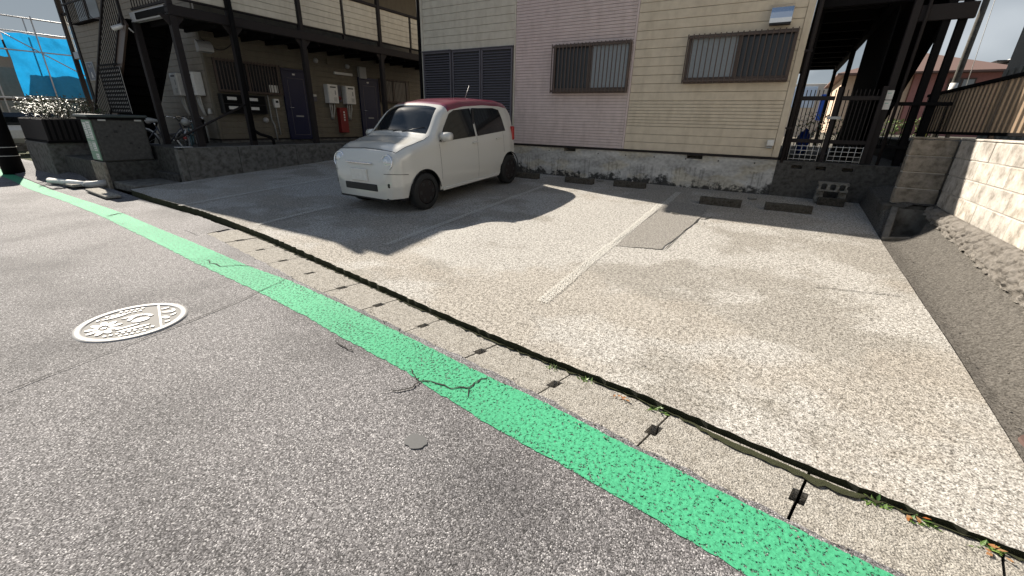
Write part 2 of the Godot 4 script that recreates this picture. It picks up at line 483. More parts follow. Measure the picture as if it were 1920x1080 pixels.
func ground() -> void:
	var st := S()
	quad(st, Vector3(-420, -.4, 300), Vector3(420, -.4, 300), Vector3(420, -.4, -420), Vector3(-420, -.4, -420), Vector3.UP)
	struct("ground", st, M.soil)
	# road up to the gutter
	st = S(true)
	var xs := []
	var x := 12.0
	while x > -70.0:
		xs.append(x)
		x -= 0.05 if x > -8 and x < 3 else 0.3
	for i in xs.size() - 1:
		var xa: float = xs[i]
		var xb: float = xs[i + 1]
		var rows := 40
		for k in rows:
			var q := func(xx: float, t: float) -> Vector3:
				var z0 := lerp_line(gut_out, xx) + sin(xx * 17.0) * .006 + sin(xx * 41.0) * .006
				var zz := lerpf(z0, 9.0, t * t)
				return Vector3(xx, road_y(xx, zz), zz)
			quad(st, q.call(xa, float(k) / rows), q.call(xb, float(k) / rows), q.call(xb, float(k + 1) / rows), q.call(xa, float(k + 1) / rows), Vector3.UP)
	quad(st, Vector3(-6.2, -.003, -2.45), Vector3(-6.8, -.003, -2.5), Vector3(-6.8, -.003, -2.95), Vector3(-6.2, -.003, -2.90), Vector3.UP)
	struct("road", st, M.asphalt)
	# bed under gutter covers and joints
	st = S()
	var gz := func(xx: float, line: Array, y: float, dz: float) -> Vector3: return Vector3(xx, y, lerp_line(line, xx) + dz)
	x = 4.0
	while x > -12.0:
		var xb := x - 0.5
		quad(st, gz.call(x, gut_out, -.34, .02), gz.call(xb, gut_out, -.34, .02), gz.call(xb, lot_edge, -.34, -.03), gz.call(x, lot_edge, -.34, -.03), Vector3.UP)
		quad(st, gz.call(x, gut_out, -.34, .01), gz.call(xb, gut_out, -.34, .01), gz.call(xb, gut_out, .003, .01), gz.call(x, gut_out, .003, .01), Vector3(0, 0, -1))
		x = xb
	struct("gutter_channel", st, M.plinth)
	# parking slab
	st = S(true)
	var skirt := S()
	var nx := 240
	var nz := 110
	var n1 := noise(FastNoiseLite.TYPE_SIMPLEX, 2.2, 3, 3)
	var p := func(i: int, k: int) -> Vector3:
		var xx := lerpf(-10.5, 1.262 , float(i) / nx)
		var t := float(k) / nz
		t = t * t * 0.6 + t * 0.4
		var ze := lerp_line(lot_edge, xx)
		if k == 0: ze += n1.get_noise_2d(xx * 6.0, 0.0) * 0.014
		var zz := lerpf(ze, -8.52, t)
		if i == nx: xx += 0.04 * smoothstep(-6.5, -3.0, zz)
		var lip := 0.0
		return Vector3(xx, lot_y(zz) - lip + n1.get_noise_2d(xx * .35, zz * .35) * 0.006, zz)
	for i in nx:
		for k in nz:
			quad(st, p.call(i, k), p.call(i + 1, k), p.call(i + 1, k + 1), p.call(i, k + 1), Vector3.UP)
		var a: Vector3 = p.call(i, 0)
		var b: Vector3 = p.call(i + 1, 0)
		quad(skirt, a, b, b + Vector3(0, -.2, -.012), a + Vector3(0, -.2, -.012), Vector3(0, 0, 1))
	st.set_smooth_group(-1)
	for k in nz:
		var a: Vector3 = p.call(nx, k)
		var b: Vector3 = p.call(nx, k + 1)
		quad(st, a, b, b + Vector3(0, -.16, 0), a + Vector3(0, -.16, 0), Vector3(1, 0, 0))
	# broad brown-grey stains of the old slab, as ragged patches
	var n5 := rough_noise(.33, 77, 6, .62)
	st.generate_normals()
	var arr := st.commit_to_arrays()
	var cols := PackedColorArray()
	for v in arr[Mesh.ARRAY_VERTEX]:
		var k := smoothstep(.02, .30, n5.get_noise_2d(v.x, v.z * 1.2))
		var k2 := smoothstep(.05, .35, n5.get_noise_2d(v.x * .8 + 40, v.z + 9))
		cols.append(Color(1, 1, 1).lerp(Color(.76, .745, .72), k).lerp(Color(.84, .80, .75), k2 * .7))
	arr[Mesh.ARRAY_COLOR] = cols
	var lm := ArrayMesh.new()
	lm.add_surface_from_arrays(Mesh.PRIMITIVE_TRIANGLES, arr)
	var lot := put("parking_lot", lm, M.lot, self, Vector3.ZERO)
	lot.set_meta("kind", "structure")
	obj("slab_edge", skirt, M.moss, lot)
	# side lane that banks up to the block wall, with an open drain pit
	st = S(true)
	var pit := PackedVector2Array([Vector2(1.29, -6.45), Vector2(1.42, -7.1), Vector2(1.78, -7.1), Vector2(1.72, -6.85), Vector2(1.60, -6.5)])
	var lx := 60
	var lz := 330
	var lp := func(i: int, k: int) -> Vector3:
		var t := float(i) / lx
		var zz := lerpf(-1.75, -8.5, float(k) / lz)
		var xx := lerpf(1.27 + 0.04 * smoothstep(-6.5, -3.0, zz), 1.86, t)
		var bank := 0.24 * pow(clampf((xx - 1.36) / .40, 0, 1), 1.6)
		bank += 0.30 * smoothstep(-6.75, -7.25, zz) * smoothstep(1.27, 1.33, xx) * 0.9
		var y := lot_y(zz) - 0.012 + minf(bank, 0.32)
		return Vector3(xx, y + n1.get_noise_2d(xx * 2.0, zz * 2.0) * 0.006, zz)
	for i in lx:
		for k in lz:
			var q := [lp.call(i, k), lp.call(i + 1, k), lp.call(i + 1, k + 1), lp.call(i, k + 1)]
			var mid: Vector3 = (q[0] + q[2]) * 0.5
			if Geometry2D.is_point_in_polygon(Vector2(mid.x, mid.z), pit): continue
			quad(st, q[0], q[1], q[2], q[3], Vector3.UP)
	struct("side_lane", st, M.lane)
	var dp := Node3D.new()
	dp.name = "drain_pit"
	dp.set_meta("kind", "structure")
	add_child(dp)
	org[dp] = Vector3.ZERO
	st = S()
	var mid2 := Vector2(1.55, -6.8)
	for i in pit.size():
		var a := pit[i]
		var b := pit[(i + 1) % pit.size()]
		var o2 := mid2 - (a + b) * .5
		quad(st, Vector3(a.x, .60, a.y), Vector3(b.x, .60, b.y), Vector3(b.x, -.3, b.y), Vector3(a.x, -.3, a.y), Vector3(o2.x, 0, o2.y)) if i == 1 or i == 2 else quad(st, Vector3(a.x, lot_y(a.y) + .03, a.y), Vector3(b.x, lot_y(b.y) + .03, b.y), Vector3(b.x, -.3, b.y), Vector3(a.x, -.3, a.y), Vector3(o2.x, 0, o2.y))
	obj("pit_wall", st, M.plinth, dp)
	st = S()
	slab_to(st, pit, -.29, -.285)
	obj("pit_floor", st, M.plinth, dp)
	bar("pit_kerb", M.plinth, dp, Vector3(1.30, lot_y(-6.42) + .0, -6.44), Vector3(1.43, .60, -7.12), .07, .05, .01)
	bar("pit_kerb", M.plinth, dp, Vector3(1.27, lot_y(-6.42) + .0, -6.44), Vector3(1.62, lot_y(-6.5) + .035, -6.49), .05, .05, .01)
	# terrace behind the front foundation and the neighbour's plot behind the block wall
	st = S()
	slab_to(st, PackedVector2Array([Vector2(-10.4, -8.62), Vector2(1.95, -8.62), Vector2(1.95, -60), Vector2(-10.4, -60)]), -.3, .98)
	struct("terrace", st, M.soil)
	st = S()
	slab_to(st, PackedVector2Array([Vector2(2.0, 2.0), Vector2(60, 2.0), Vector2(60, -60), Vector2(1.97, -60), Vector2(2.0, -7.3)]), -.3, 1.36)
	struct("neighbour_ground", st, M.soil)

func strip(lo: Array, hi: Array, x0: float, x1: float, y: float, jit: float, seed_: int) -> SurfaceTool:
	var st := S(true)
	var n := noise(FastNoiseLite.TYPE_SIMPLEX, 3.0, seed_, 4)
	var x := x0
	var stp := 0.04
	while x > x1:
		var xb := x - stp
		var e := func(xx: float, t: float) -> Vector3:
			var z := lerpf(lerp_line(lo, xx) + n.get_noise_1d(xx * 14.0) * jit, lerp_line(hi, xx) + n.get_noise_1d(xx * 14.0 + 50) * jit * .5, t)
			return Vector3(xx, road_y(xx, z) + y, z)
		for k in 4:
			quad(st, e.call(x, k * .25), e.call(xb, k * .25), e.call(xb, k * .25 + .25), e.call(x, k * .25 + .25), Vector3.UP)
		x = xb
		if x < -9: stp = 0.2
	return st

# thin dark crack along pixel points that lie on the given surface
func crack(pts: Array, w: float, parent: Node, up: float) -> void:
	var st := S()
	var prev := []
	for i in pts.size():
		var d: Vector3 = (pts[min(i + 1, pts.size() - 1)] - pts[max(i - 1, 0)]).normalized()
		var s := d.cross(Vector3.UP).normalized() * w * (0.3 if i == 0 or i == pts.size() - 1 else rng.randf_range(.6, 1.3)) * .5
		var q := [pts[i] + s + Vector3(0, up, 0), pts[i] - s + Vector3(0, up, 0)]
		if parent.name == "road":
			for e in 2: q[e].y = road_y(q[e].x, q[e].z) + .009
		if prev: quad(st, prev[0], prev[1], q[1], q[0], Vector3.UP)
		prev = q
	obj("crack", st, M.crack, parent)

func wiggle(pts: Array, amt: float, n := 6) -> Array:
	var out := []
	for i in pts.size() - 1:
		for k in n:
			var v: Vector3 = pts[i].lerp(pts[i + 1], float(k) / n)
			if k > 0: v += Vector3(rng.randf_range(-amt, amt), 0, rng.randf_range(-amt, amt))
			out.append(v)
	out.append(pts[-1])
	return out

func gutter_and_marks() -> void:
	var road := get_node("road")
	var lot := get_node("parking_lot")
	var gs := strip(green_lo, green_hi, 3.5, -40.0, 0.004, 0.012, 9)
	var wn := rough_noise(.9, 88, 5, .6)
	gs.generate_normals()
	var ga := gs.commit_to_arrays()
	var gcol := PackedColorArray()
	for v in ga[Mesh.ARRAY_VERTEX]:
		var w := wn.get_noise_2d(v.x, v.z * 2.0)
		var t := .94 + .10 * wn.get_noise_2d(v.x * .5 + 70, v.z)
		gcol.append(Color(t, t, t, clampf(1.18 - w * 1.1, .75, 2.0)))
	ga[Mesh.ARRAY_COLOR] = gcol
	var gm := ArrayMesh.new()
	gm.add_surface_from_arrays(Mesh.PRIMITIVE_TRIANGLES, ga)
	put("green_road_line", gm, M.green, self, Vector3.ZERO).set_meta("kind", "structure")
	# concrete gutter covers with a grip slot at each joint
	var g := Node3D.new()
	g.name = "gutter"
	g.set_meta("kind", "structure")
	add_child(g)
	org[g] = Vector3.ZERO
	var cov_out := gut_out.slice(0, 9) + [Vector2(-6.6, -2.60), Vector2(-8.0, -2.8)]
	var j := [1.62, 1.02, .398, -.247, -.87, -1.477, -2.07, -2.649, -3.231, -3.83, -4.43, -5.03, -5.63, -6.28]
	for i in j.size() - 1:
		var xa: float = j[i] - .006
		var xb: float = j[i + 1] + .006
		var sk := .045
		var o := func(xx): return Vector2(xx, lerp_line(cov_out, xx) + .014)
		var q := func(xx): return Vector2(xx, lerp_line(lot_edge, xx) + .014)
		var A: Vector2 = o.call(xa - sk)
		var B: Vector2 = o.call(xb - sk)
		var C: Vector2 = q.call(xb + sk)
		var D: Vector2 = q.call(xa + sk)
		var poly := PackedVector2Array([A, B])
		var e := C - B
		var side := Vector2(.024, 0)
		poly.append_array(PackedVector2Array([B + e * .36, B + e * .36 + side, B + e * .60 + side, B + e * .60, C, D]))
		e = A - D
		poly.append_array(PackedVector2Array([D + e * .40, D + e * .40 - side, D + e * .64 - side, D + e * .64]))
		var st := S()
		var tilt := rng.randf_range(-.006, .006)
		var lift := 0.008 + rng.randf_range(-.004, .004)
		slab_to(st, poly, -.085, lift, func(v: Vector2): return (v.x - xa) * tilt, true)
		var cv := obj("gutter_cover", st, M.cover, g)
		st = S()
		slab_to(st, poly, -.085, lift, func(v: Vector2): return (v.x - xa) * tilt, false, true)
		obj("cover_edge", st, M.cover, cv)
	# moss in the joint beside the slab
	var ms := S(true)
	var nn := noise(FastNoiseLite.TYPE_SIMPLEX, 6.0, 4, 3)
	var x := 1.25
	while x > -6.0:
		var xb := x - .03
		var w := func(xx: float) -> float: return clampf(.014 + .055 * smoothstep(-.3, .2, xx) * smoothstep(.75, .5, xx) + nn.get_noise_1d(xx * 2.0) * .022, .002, .09)
		var f := func(xx: float, t: float) -> Vector3:
			var z: float = lerp_line(lot_edge, xx) + .012 + w.call(xx) * t
			return Vector3(xx, -.012 + .031 * smoothstep(0.0, .4, t) + nn.get_noise_2d(xx * 8, z * 8) * .006 * t, z)
		for k in 3:
			quad(ms, f.call(x, k / 3.0), f.call(xb, k / 3.0), f.call(xb, (k + 1) / 3.0), f.call(x, (k + 1) / 3.0), Vector3.UP)
		x = xb
	var mo := obj("moss", ms, M.moss)
	tag(mo, "dark olive moss growing in the joint along the slab edge", "moss", "", "stuff")
	# cracks of the road and the slab
	var P := func(a: Array, up := 0.0) -> Array:
		var o := []
		for v in a: o.append(at_y(v[0], v[1], up))
		return o
	crack(wiggle(P.call([[0, 742], [75, 712], [150, 683], [255, 640], [360, 600], [450, 563], [500, 540], [542, 522]]), .004, 4), .007, road, .018)
	crack(wiggle(P.call([[722, 738], [755, 733], [775, 728], [785, 718], [800, 716], [825, 722], [845, 730], [862, 727], [880, 728], [895, 718], [914, 708]]), .012, 3), .010, road, .02)
	crack(wiggle(P.call([[880, 728], [878, 740], [874, 748]]), .008, 2), .007, road, .02)
	crack(wiggle(P.call([[785, 718], [778, 705], [770, 692]]), .008, 3), .009, road, .02)
	crack(wiggle(P.call([[628, 640], [648, 652], [662, 660]]), .008, 3), .009, road, .018)
	crack(wiggle(P.call([[385, 488], [412, 500], [440, 498], [475, 500]]), .02, 4), .012, road, .018)
	crack(wiggle(P.call([[200, 406], [222, 401], [236, 399]]), .004, 2), .02, road, .02)
	var L := func(a: Array) -> Array:
		var o := []
		for v in a: o.append(at_lot(v[0], v[1]))
		return o
	crack(wiggle(L.call([[1300, 420], [1310, 411], [1322, 412], [1335, 408]]), .01, 3), .02, lot, .008)
	crack(wiggle(L.call([[1520, 538], [1570, 543], [1640, 551], [1690, 556]]), .012, 5), .008, lot, .008)
	crack(wiggle(L.call([[1145, 462], [1195, 425], [1240, 390]]), .008, 4), .008, lot, .008)
	crack(wiggle(L.call([[1245, 470], [1275, 442], [1300, 420]]), .01, 4), .010, lot, .008)
	# darker repair patch and faded bay lines
	var pf := func(v: Vector2) -> float: return lot_y(v.y) + .0075
	var st := S()
	var rag := PackedVector2Array()
	var rp := [Vector3(-1.37, 0, -4.6), Vector3(-1.36, 0, -6.2), Vector3(-1.33, 0, -7.2), Vector3(-.72, 0, -7.1), Vector3(-.75, 0, -6.1), Vector3(-.88, 0, -4.75), Vector3(-1.1, 0, -4.68), Vector3(-1.37, 0, -4.6)]
	for v in wiggle(rp, .016, 12): rag.append(Vector2(v.x, v.z))
	rag.resize(rag.size() - 1)
	slab_to(st, rag, 0, 0, pf)
	obj("repair_patch", st, M.lot_patch, lot)
	for ln in [[-1.48, -1.38, -2.9, -4.62, .004], [-1.46, -1.37, -4.62, -6.9, .004], [-1.40, -1.30, -6.9, -7.95, .004], [-3.74, -3.65, -3.3, -7.4, .004], [-8.16, -8.06, -3.0, -8.2, .004], [-5.93, -5.83, -3.0, -4.2, .004]]:
		st = S()
		var zz: float = ln[2]
		while zz > ln[3]:
			var zb := maxf(zz - .3, ln[3])
			quad(st, Vector3(ln[0], lot_y(zz) + .011, zz), Vector3(ln[1], lot_y(zz) + .011, zz), Vector3(ln[1], lot_y(zb) + .011, zb), Vector3(ln[0], lot_y(zb) + .011, zb), Vector3.UP)
			zz = zb
		obj("bay_line", st, M.worn_white, lot)

# a wall face built from separate boards; axis 0: along X facing +Z, axis 2: along Z facing +X
func boards(parent: Node, m: Material, axis: int, a: float, b: float, face: float, rows: Array, th := 0.014) -> void:
	for r in rows:
		var y0: float = r[0] + .0025
		var y1: float = r[1] - .0025
		if axis == 0:
			mm("siding_board", m, parent, Vector3(a, y0, face), Vector3(b, y1, face + th), .004)
		else:
			mm("siding_board", m, parent, Vector3(face, y0, a), Vector3(face + th, y1, b), .004)

func rows(y0: float, y1: float, pitch: float) -> Array:
	var o := []
	var y := y0
	while y < y1 - pitch * .3:
		o.append([y, minf(y + pitch, y1)])
		y += pitch
	return o

func grille_window(b: Node, x0: float, x1: float, y0: float, y1: float, z: float, bars: int, frost_left: bool, brown: Material) -> void:
	var w := Node3D.new()
	w.name = "window"
	w.position = Vector3(x0, y0, z) - origin(b)
	b.add_child(w, true)
	org[w] = Vector3(x0, y0, z)
	var fr := .045
	mm("frame", brown, w, Vector3(x0, y0, z), Vector3(x1, y0 + fr, z + .055))
	mm("frame", brown, w, Vector3(x0, y1 - fr, z), Vector3(x1, y1, z + .055))
	mm("frame", brown, w, Vector3(x0, y0 + fr, z), Vector3(x0 + fr, y1 - fr, z + .055))
	mm("frame", brown, w, Vector3(x1 - fr, y0 + fr, z), Vector3(x1, y1 - fr, z + .055))
	var xm := (x0 + x1) * .5
	mm("sash", brown, w, Vector3(xm - .022, y0 + fr, z + .012), Vector3(xm + .022, y1 - fr, z + .048))
	mm("sash", brown, w, Vector3(x0 + fr, y0 + fr, z + .010), Vector3(xm - .022, y0 + fr + .05, z + .034))
	mm("sash", brown, w, Vector3(xm + .022, y0 + fr, z + .014), Vector3(x1 - fr, y0 + fr + .05, z + .042))
	var lm: Material = M.pane_frost if frost_left else M.pane_dark
	var rm: Material = M.pane_dark if frost_left else M.pane_frost
	mm("pane", lm, w, Vector3(x0 + fr, y0 + fr + .05, z + .006), Vector3(xm - .022, y1 - fr, z + .02), .001)
	mm("pane", rm, w, Vector3(xm + .022, y0 + fr + .05, z + .012), Vector3(x1 - fr, y1 - fr, z + .028), .001)
	# security bars stand off the frame on brackets
	var zb := z + .12
	mm("grille_rail", brown, w, Vector3(x0 - .01, y1 - .06, zb - .02), Vector3(x1 + .01, y1 - .025, zb + .0))
	mm("grille_rail", brown, w, Vector3(x0 - .01, y0 + .02, zb - .02), Vector3(x1 + .01, y0 + .055, zb + .0))
	for xx in [x0 + .015, x1 - .015]:
		for yy in [y0 + .037, y1 - .042]:
			mm("bracket", brown, w, Vector3(xx - .012, yy - .012, z + .055), Vector3(xx + .012, yy + .012, zb - .02))
	for i in bars:
		var xx := lerpf(x0, x1, float(i) / (bars - 1))
		mm("grille_bar", brown, w, Vector3(xx - .0085, y0 - .005, zb), Vector3(xx + .0085, y1 + .005, zb + .017))

func foundation_image() -> ImageTexture:
	# grey concrete with black mould growing up from the ground in ragged tongues
	var wd := 1024
	var ht := 96
	var im := Image.create(wd, ht, false, Image.FORMAT_RGB8)
	var n1 := noise(FastNoiseLite.TYPE_SIMPLEX, .012, 91, 5)
	var n2 := noise(FastNoiseLite.TYPE_SIMPLEX, .09, 92, 4)
	var n3 := noise(FastNoiseLite.TYPE_SIMPLEX, .05, 93, 2)
	for x in wd:
		var reach := 23.0 + n1.get_noise_2d(x, 0) * 14.0 + n3.get_noise_2d(x * .6, 5) * 12.0
		for y in ht:
			var up := ht - y
			var v := .43 + n1.get_noise_2d(x, y * 2.0) * .14 + n2.get_noise_2d(x, y) * .10
			var tan := clampf(n1.get_noise_2d(x * .8 + 300, y * 1.3) * 1.5, 0, .5)
			var col := Color(v, v * (.985 - tan * .10), v * (.94 - tan * .3))
			var mould := n2.get_noise_2d(x * .6, y * .5 + 200) * 16.0 + n2.get_noise_2d(x * 2.0, y * 2.0) * 7.0 + reach - up
			if mould > 0: col = col.lerp(Color(.035, .034, .033), clampf(mould / 13.0, 0, .93))
			var streak := n3.get_noise_2d(x * 3.1, y * .10 + 70) + n2.get_noise_2d(x, y + 50) * .25
			if streak > .42 and up < 62: col = col * .72
			im.set_pixel(x, y, Color(maxf(col.r, .01), maxf(col.g, .01), maxf(col.b, .01)).linear_to_srgb())
	return ImageTexture.create_from_image(im)

# front face of a low wall with rectangular openings, each a real recess
func footing(parent: Node, n: String, m: Material, x0: float, x1: float, top: float, holes: Array, Z: float) -> MeshInstance3D:
	var st := S()
	var cuts := [x0]
	for h in holes: cuts.append_array([h[0], h[1]])
	cuts.append(x1)
	var q := func(pts: Array, out: Vector3) -> void:
		var ids := [0, 1, 2, 0, 2, 3]
		if (pts[1] - pts[0]).cross(pts[2] - pts[0]).dot(out) > 0: ids = [0, 2, 1, 0, 3, 2]
		for i in ids:
			st.set_uv(Vector2((pts[i].x + 7.74) / 9.36, 1.0 - (pts[i].y - .40) / .64))
			st.add_vertex(pts[i])
	var face := func(xa: float, xb: float, ya: float, yb: float) -> void:
		q.call([Vector3(xa, ya, Z), Vector3(xb, ya, Z), Vector3(xb, yb, Z), Vector3(xa, yb, Z)], Vector3(0, 0, 1))
	for i in cuts.size() - 1:
		var xa: float = cuts[i]
		var xb: float = cuts[i + 1]
		if i % 2 == 0:
			face.call(xa, xb, .2, top)
			continue
		var h: Array = holes[i / 2]
		var d := Vector3(0, 0, -.28)
		var c0 := Vector3(xa, h[2], Z)
		var c1 := Vector3(xb, h[2], Z)
		var c2 := Vector3(xb, h[3], Z)
		var c3 := Vector3(xa, h[3], Z)
		face.call(xa, xb, .2, h[2])
		if h[3] < top: face.call(xa, xb, h[3], top)
		q.call([c0, c1, c1 + d, c0 + d], Vector3.UP)
		q.call([c3, c2, c2 + d, c3 + d], Vector3.DOWN)
		q.call([c0, c3, c3 + d, c0 + d], Vector3.RIGHT)
		q.call([c1, c2, c2 + d, c1 + d], Vector3.LEFT)
		q.call([c0 + d, c1 + d, c2 + d, c3 + d], Vector3(0, 0, 1))
	q.call([Vector3(x0, top, Z), Vector3(x1, top, Z), Vector3(x1, top, Z - .3), Vector3(x0, top, Z - .3)], Vector3.UP)
	q.call([Vector3(x1, .2, Z), Vector3(x1, top, Z), Vector3(x1, top, Z - .3), Vector3(x1, .2, Z - .3)], Vector3.RIGHT)
	return obj(n, st, m, parent)

func building_b() -> void:
	var Z := -8.5
	var b := thing("apartment_building", "two storey apartment block with beige and pink siding above a mouldy concrete foundation", "building", Vector3(-3.85, .44, Z))
	# foundation with real vent openings
	var fm := mat(Color.WHITE, 0.92, 0, .3)
	fm.albedo_texture = foundation_image()
	fm.uv1_scale = Vector3.ONE
	var top := 1.02
	var vents := [[-3.87, -3.61], [-1.41, -1.14]]
	var holes := [[-3.87, -3.61, .955, 1.02], [-1.41, -1.14, .955, 1.02]]
	var fo := footing(b, "foundation", fm, -7.74, .02, top, holes, Z)
	# old retaining wall that goes on past the corner, with broken out slots
	var rw := thing("retaining_wall", "blackened old concrete retaining wall with broken slots under the gate", "wall", Vector3(.8, .4, Z))
	footing(rw, "wall", surf(c(.11, .107, .102), .95, M.block.albedo_texture, 1.1, null, 0, M.plinth.detail_albedo, .9), .022, 1.62, 1.015, [[.24, .39, .90, .955], [.58, .71, .90, .955], [.92, 1.06, .90, .955]], Z + .003)
	for X in [-4.22, -3.11, -2.54, -1.99, -1.42, -.87, -.30]:
		var s2 := S(true)
		tube_to(s2, [Vector3(X, .945, Z + .001), Vector3(X, .945, Z + .004)], .012, 8)
		obj("tie_hole", s2, M.black, fo)
	# body of the building and its roof
	mm("wall", M.siding_groove, b, Vector3(-7.72, 1.03, Z - .03), Vector3(0.0, 6.0, -17.5), 0)
	mm("drip_trim", M.steel, b, Vector3(-7.74, 1.02, Z - .03), Vector3(.02, 1.055, Z + .03), .003)
	var rf := put("roof", prism_roof(-8.0, .35, 5.85, 7.4, -8.14, -17.8), M.steel_dark, b, Vector3.ZERO)
	mm("eave_gutter", M.steel, rf, Vector3(-8.0, 5.78, -8.16), Vector3(.35, 5.88, -8.06), .01)
	# boards: pale panel over the shutters, pink centre, beige right
	var zf := Z - .03
	boards(b, M.siding_pale, 0, -7.66, -5.17, zf, rows(2.98, 4.4, .143), .028)
	boards(b, M.siding_pink, 0, -5.13, -2.645, zf, rows(1.058, 4.4, .0535), .026)
	boards(b, M.siding, 0, -2.60, -.08, zf, rows(1.058, 1.485, .143), .028)
	boards(b, M.siding, 0, -2.60, -.08, zf, rows(1.487, 1.92, .0541), .026)
	boards(b, M.siding, 0, -2.60, -.08, zf, rows(1.921, 4.4, .1415), .028)
	mm("corner_trim", M.siding_pale, b, Vector3(-7.73, 1.06, zf), Vector3(-7.665, 4.5, Z + .006))
	mm("corner_trim", M.siding_pink, b, Vector3(-2.642, 1.06, zf), Vector3(-2.604, 4.5, Z + .002))
	mm("corner_trim", M.siding_pale, b, Vector3(-5.167, 1.06, zf), Vector3(-5.135, 4.5, Z + .002))
	mm("corner_trim", M.siding, b, Vector3(-.076, 1.06, zf), Vector3(.02, 4.5, Z + .006))
	boards(b, M.siding_pale, 0, -7.66, -5.17, zf, rows(1.06, 1.2, .143), .02)
	# louvred storm shutters
	var lv := Node3D.new()
	lv.name = "shutter"
	b.add_child(lv)
	org[lv] = origin(b)
	for s in [[-7.66, -6.82, Z + .06], [-6.80, -6.01, Z + .03], [-5.99, -5.19, Z + .03]]:
		var zz: float = s[2]
		var f := .035
		mm("stile", M.louver, lv, Vector3(s[0], 1.2, Z - .01), Vector3(s[0] + f, 2.96, zz))
		mm("stile", M.louver, lv, Vector3(s[1] - f, 1.2, Z - .01), Vector3(s[1], 2.96, zz))
		mm("rail", M.louver, lv, Vector3(s[0] + f, 2.92, Z - .01), Vector3(s[1] - f, 2.96, zz))
		mm("rail", M.louver, lv, Vector3(s[0] + f, 1.2, Z - .01), Vector3(s[1] - f, 1.24, zz))
		mm("backing", M.black, lv, Vector3(s[0] + f, 1.24, Z - .02), Vector3(s[1] - f, 2.92, Z - .005), 0)
		var y := 1.26
		while y < 2.90:
			pc("slat", M.louver, lv, Vector3((s[0] + s[1]) * .5, y, zz - .022), Vector3(s[1] - s[0] - 2 * f, .04, .006), .001, Basis(Vector3.RIGHT, -.75))
			y += .052
	mm("shutter_cap", M.louver, lv, Vector3(-7.68, 2.962, Z - .01), Vector3(-6.80, 2.985, Z + .085))
	mm("shutter_cap", M.louver, lv, Vector3(-6.80, 2.962, Z - .01), Vector3(-5.17, 2.98, Z + .05))
	grille_window(b, -4.21, -2.66, 2.06, 2.92, Z, 21, false, M.brown)
	grille_window(b, -1.68, -.12, 2.19, 2.92, Z, 20, true, M.brown)
	# kitchen vent hood of bright steel
	var hs := S()
	var prof := PackedVector2Array([Vector2(0, .0), Vector2(.13, .0), Vector2(.135, .06), Vector2(.115, .14), Vector2(.07, .21), Vector2(.02, .255), Vector2(0, .26)])
	plate_to(hs, prof, Vector3(-.245, 3.0, Z), Vector3(0, 0, 1), Vector3(0, 1, 0), .29)
	var hood := obj("vent_hood", hs, M.chrome, b)
	mm("grille", M.black, hood, Vector3(-.53, 2.975, Z + .01), Vector3(-.25, 2.998, Z + .125), .001)
	var ob := mm("outlet_box", M.white_plastic, b, Vector3(-.185, 1.235, Z), Vector3(-.085, 1.325, Z + .06), .006)
	mm("cover_flap", M.grey_plastic, ob, Vector3(-.18, 1.195, Z), Vector3(-.10, 1.225, Z + .05), .004)
	# downpipes at both corners
	var dp := tube("downpipe", M.steel, b, [Vector3(.085, .98, Z - .02), Vector3(.085, 5.8, Z - .02)], .033, 12)
	for yy in [1.5, 2.6, 3.7]:
		mm("bracket", M.steel, dp, Vector3(.02, yy, Z - .05), Vector3(.125, yy + .03, Z + .018))
	tube("downpipe", M.steel_dark, b, [Vector3(-7.80, .5, Z - .02), Vector3(-7.80, 5.8, Z - .02)], .04, 12)

func prism_roof(x0: float, x1: float, ye: float, yr: float, z0: float, z1: float) -> Mesh:
	var st := S()
	var e := [Vector3(x0, ye, z0), Vector3(x1, ye, z0), Vector3(x1, ye, z1), Vector3(x0, ye, z1)]
	var ins: float = min(x1 - x0, z0 - z1) * .5
	var r0 := Vector3((x0 + x1) * .5, yr, z0 - ins)
	var r1 := Vector3((x0 + x1) * .5, yr, z1 + ins)
	if (x1 - x0) > (z0 - z1):
		r0 = Vector3(x0 + ins, yr, (z0 + z1) * .5)
		r1 = Vector3(x1 - ins, yr, (z0 + z1) * .5)
		quad(st, e[0], e[1], r1, r0, Vector3(0, 1, 1))
		quad(st, e[3], e[2], r1, r0, Vector3(0, 1, -1))
		tri(st, e[0], e[3], r0, Vector3(-1, 1, 0))
		tri(st, e[1], e[2], r1, Vector3(1, 1, 0))
	else:
		tri(st, e[0], e[1], r0, Vector3(0, 1, 1))
		tri(st, e[3], e[2], r1, Vector3(0, 1, -1))
		quad(st, e[1], e[2], r1, r0, Vector3(1, 1, 0))
		quad(st, e[0], e[3], r1, r0, Vector3(-1, 1, 0))
	var d := Vector3(0, -.08, 0)
	for i in 4:
		var a: Vector3 = e[i]
		var b: Vector3 = e[(i + 1) % 4]
		quad(st, a, b, b + d, a + d, (a + b) * .5 - Vector3((x0 + x1) * .5, ye, (z0 + z1) * .5))
	quad(st, e[0] + d, e[1] + d, e[2] + d, e[3] + d, Vector3.DOWN)
	st.generate_normals()
	return st.commit()

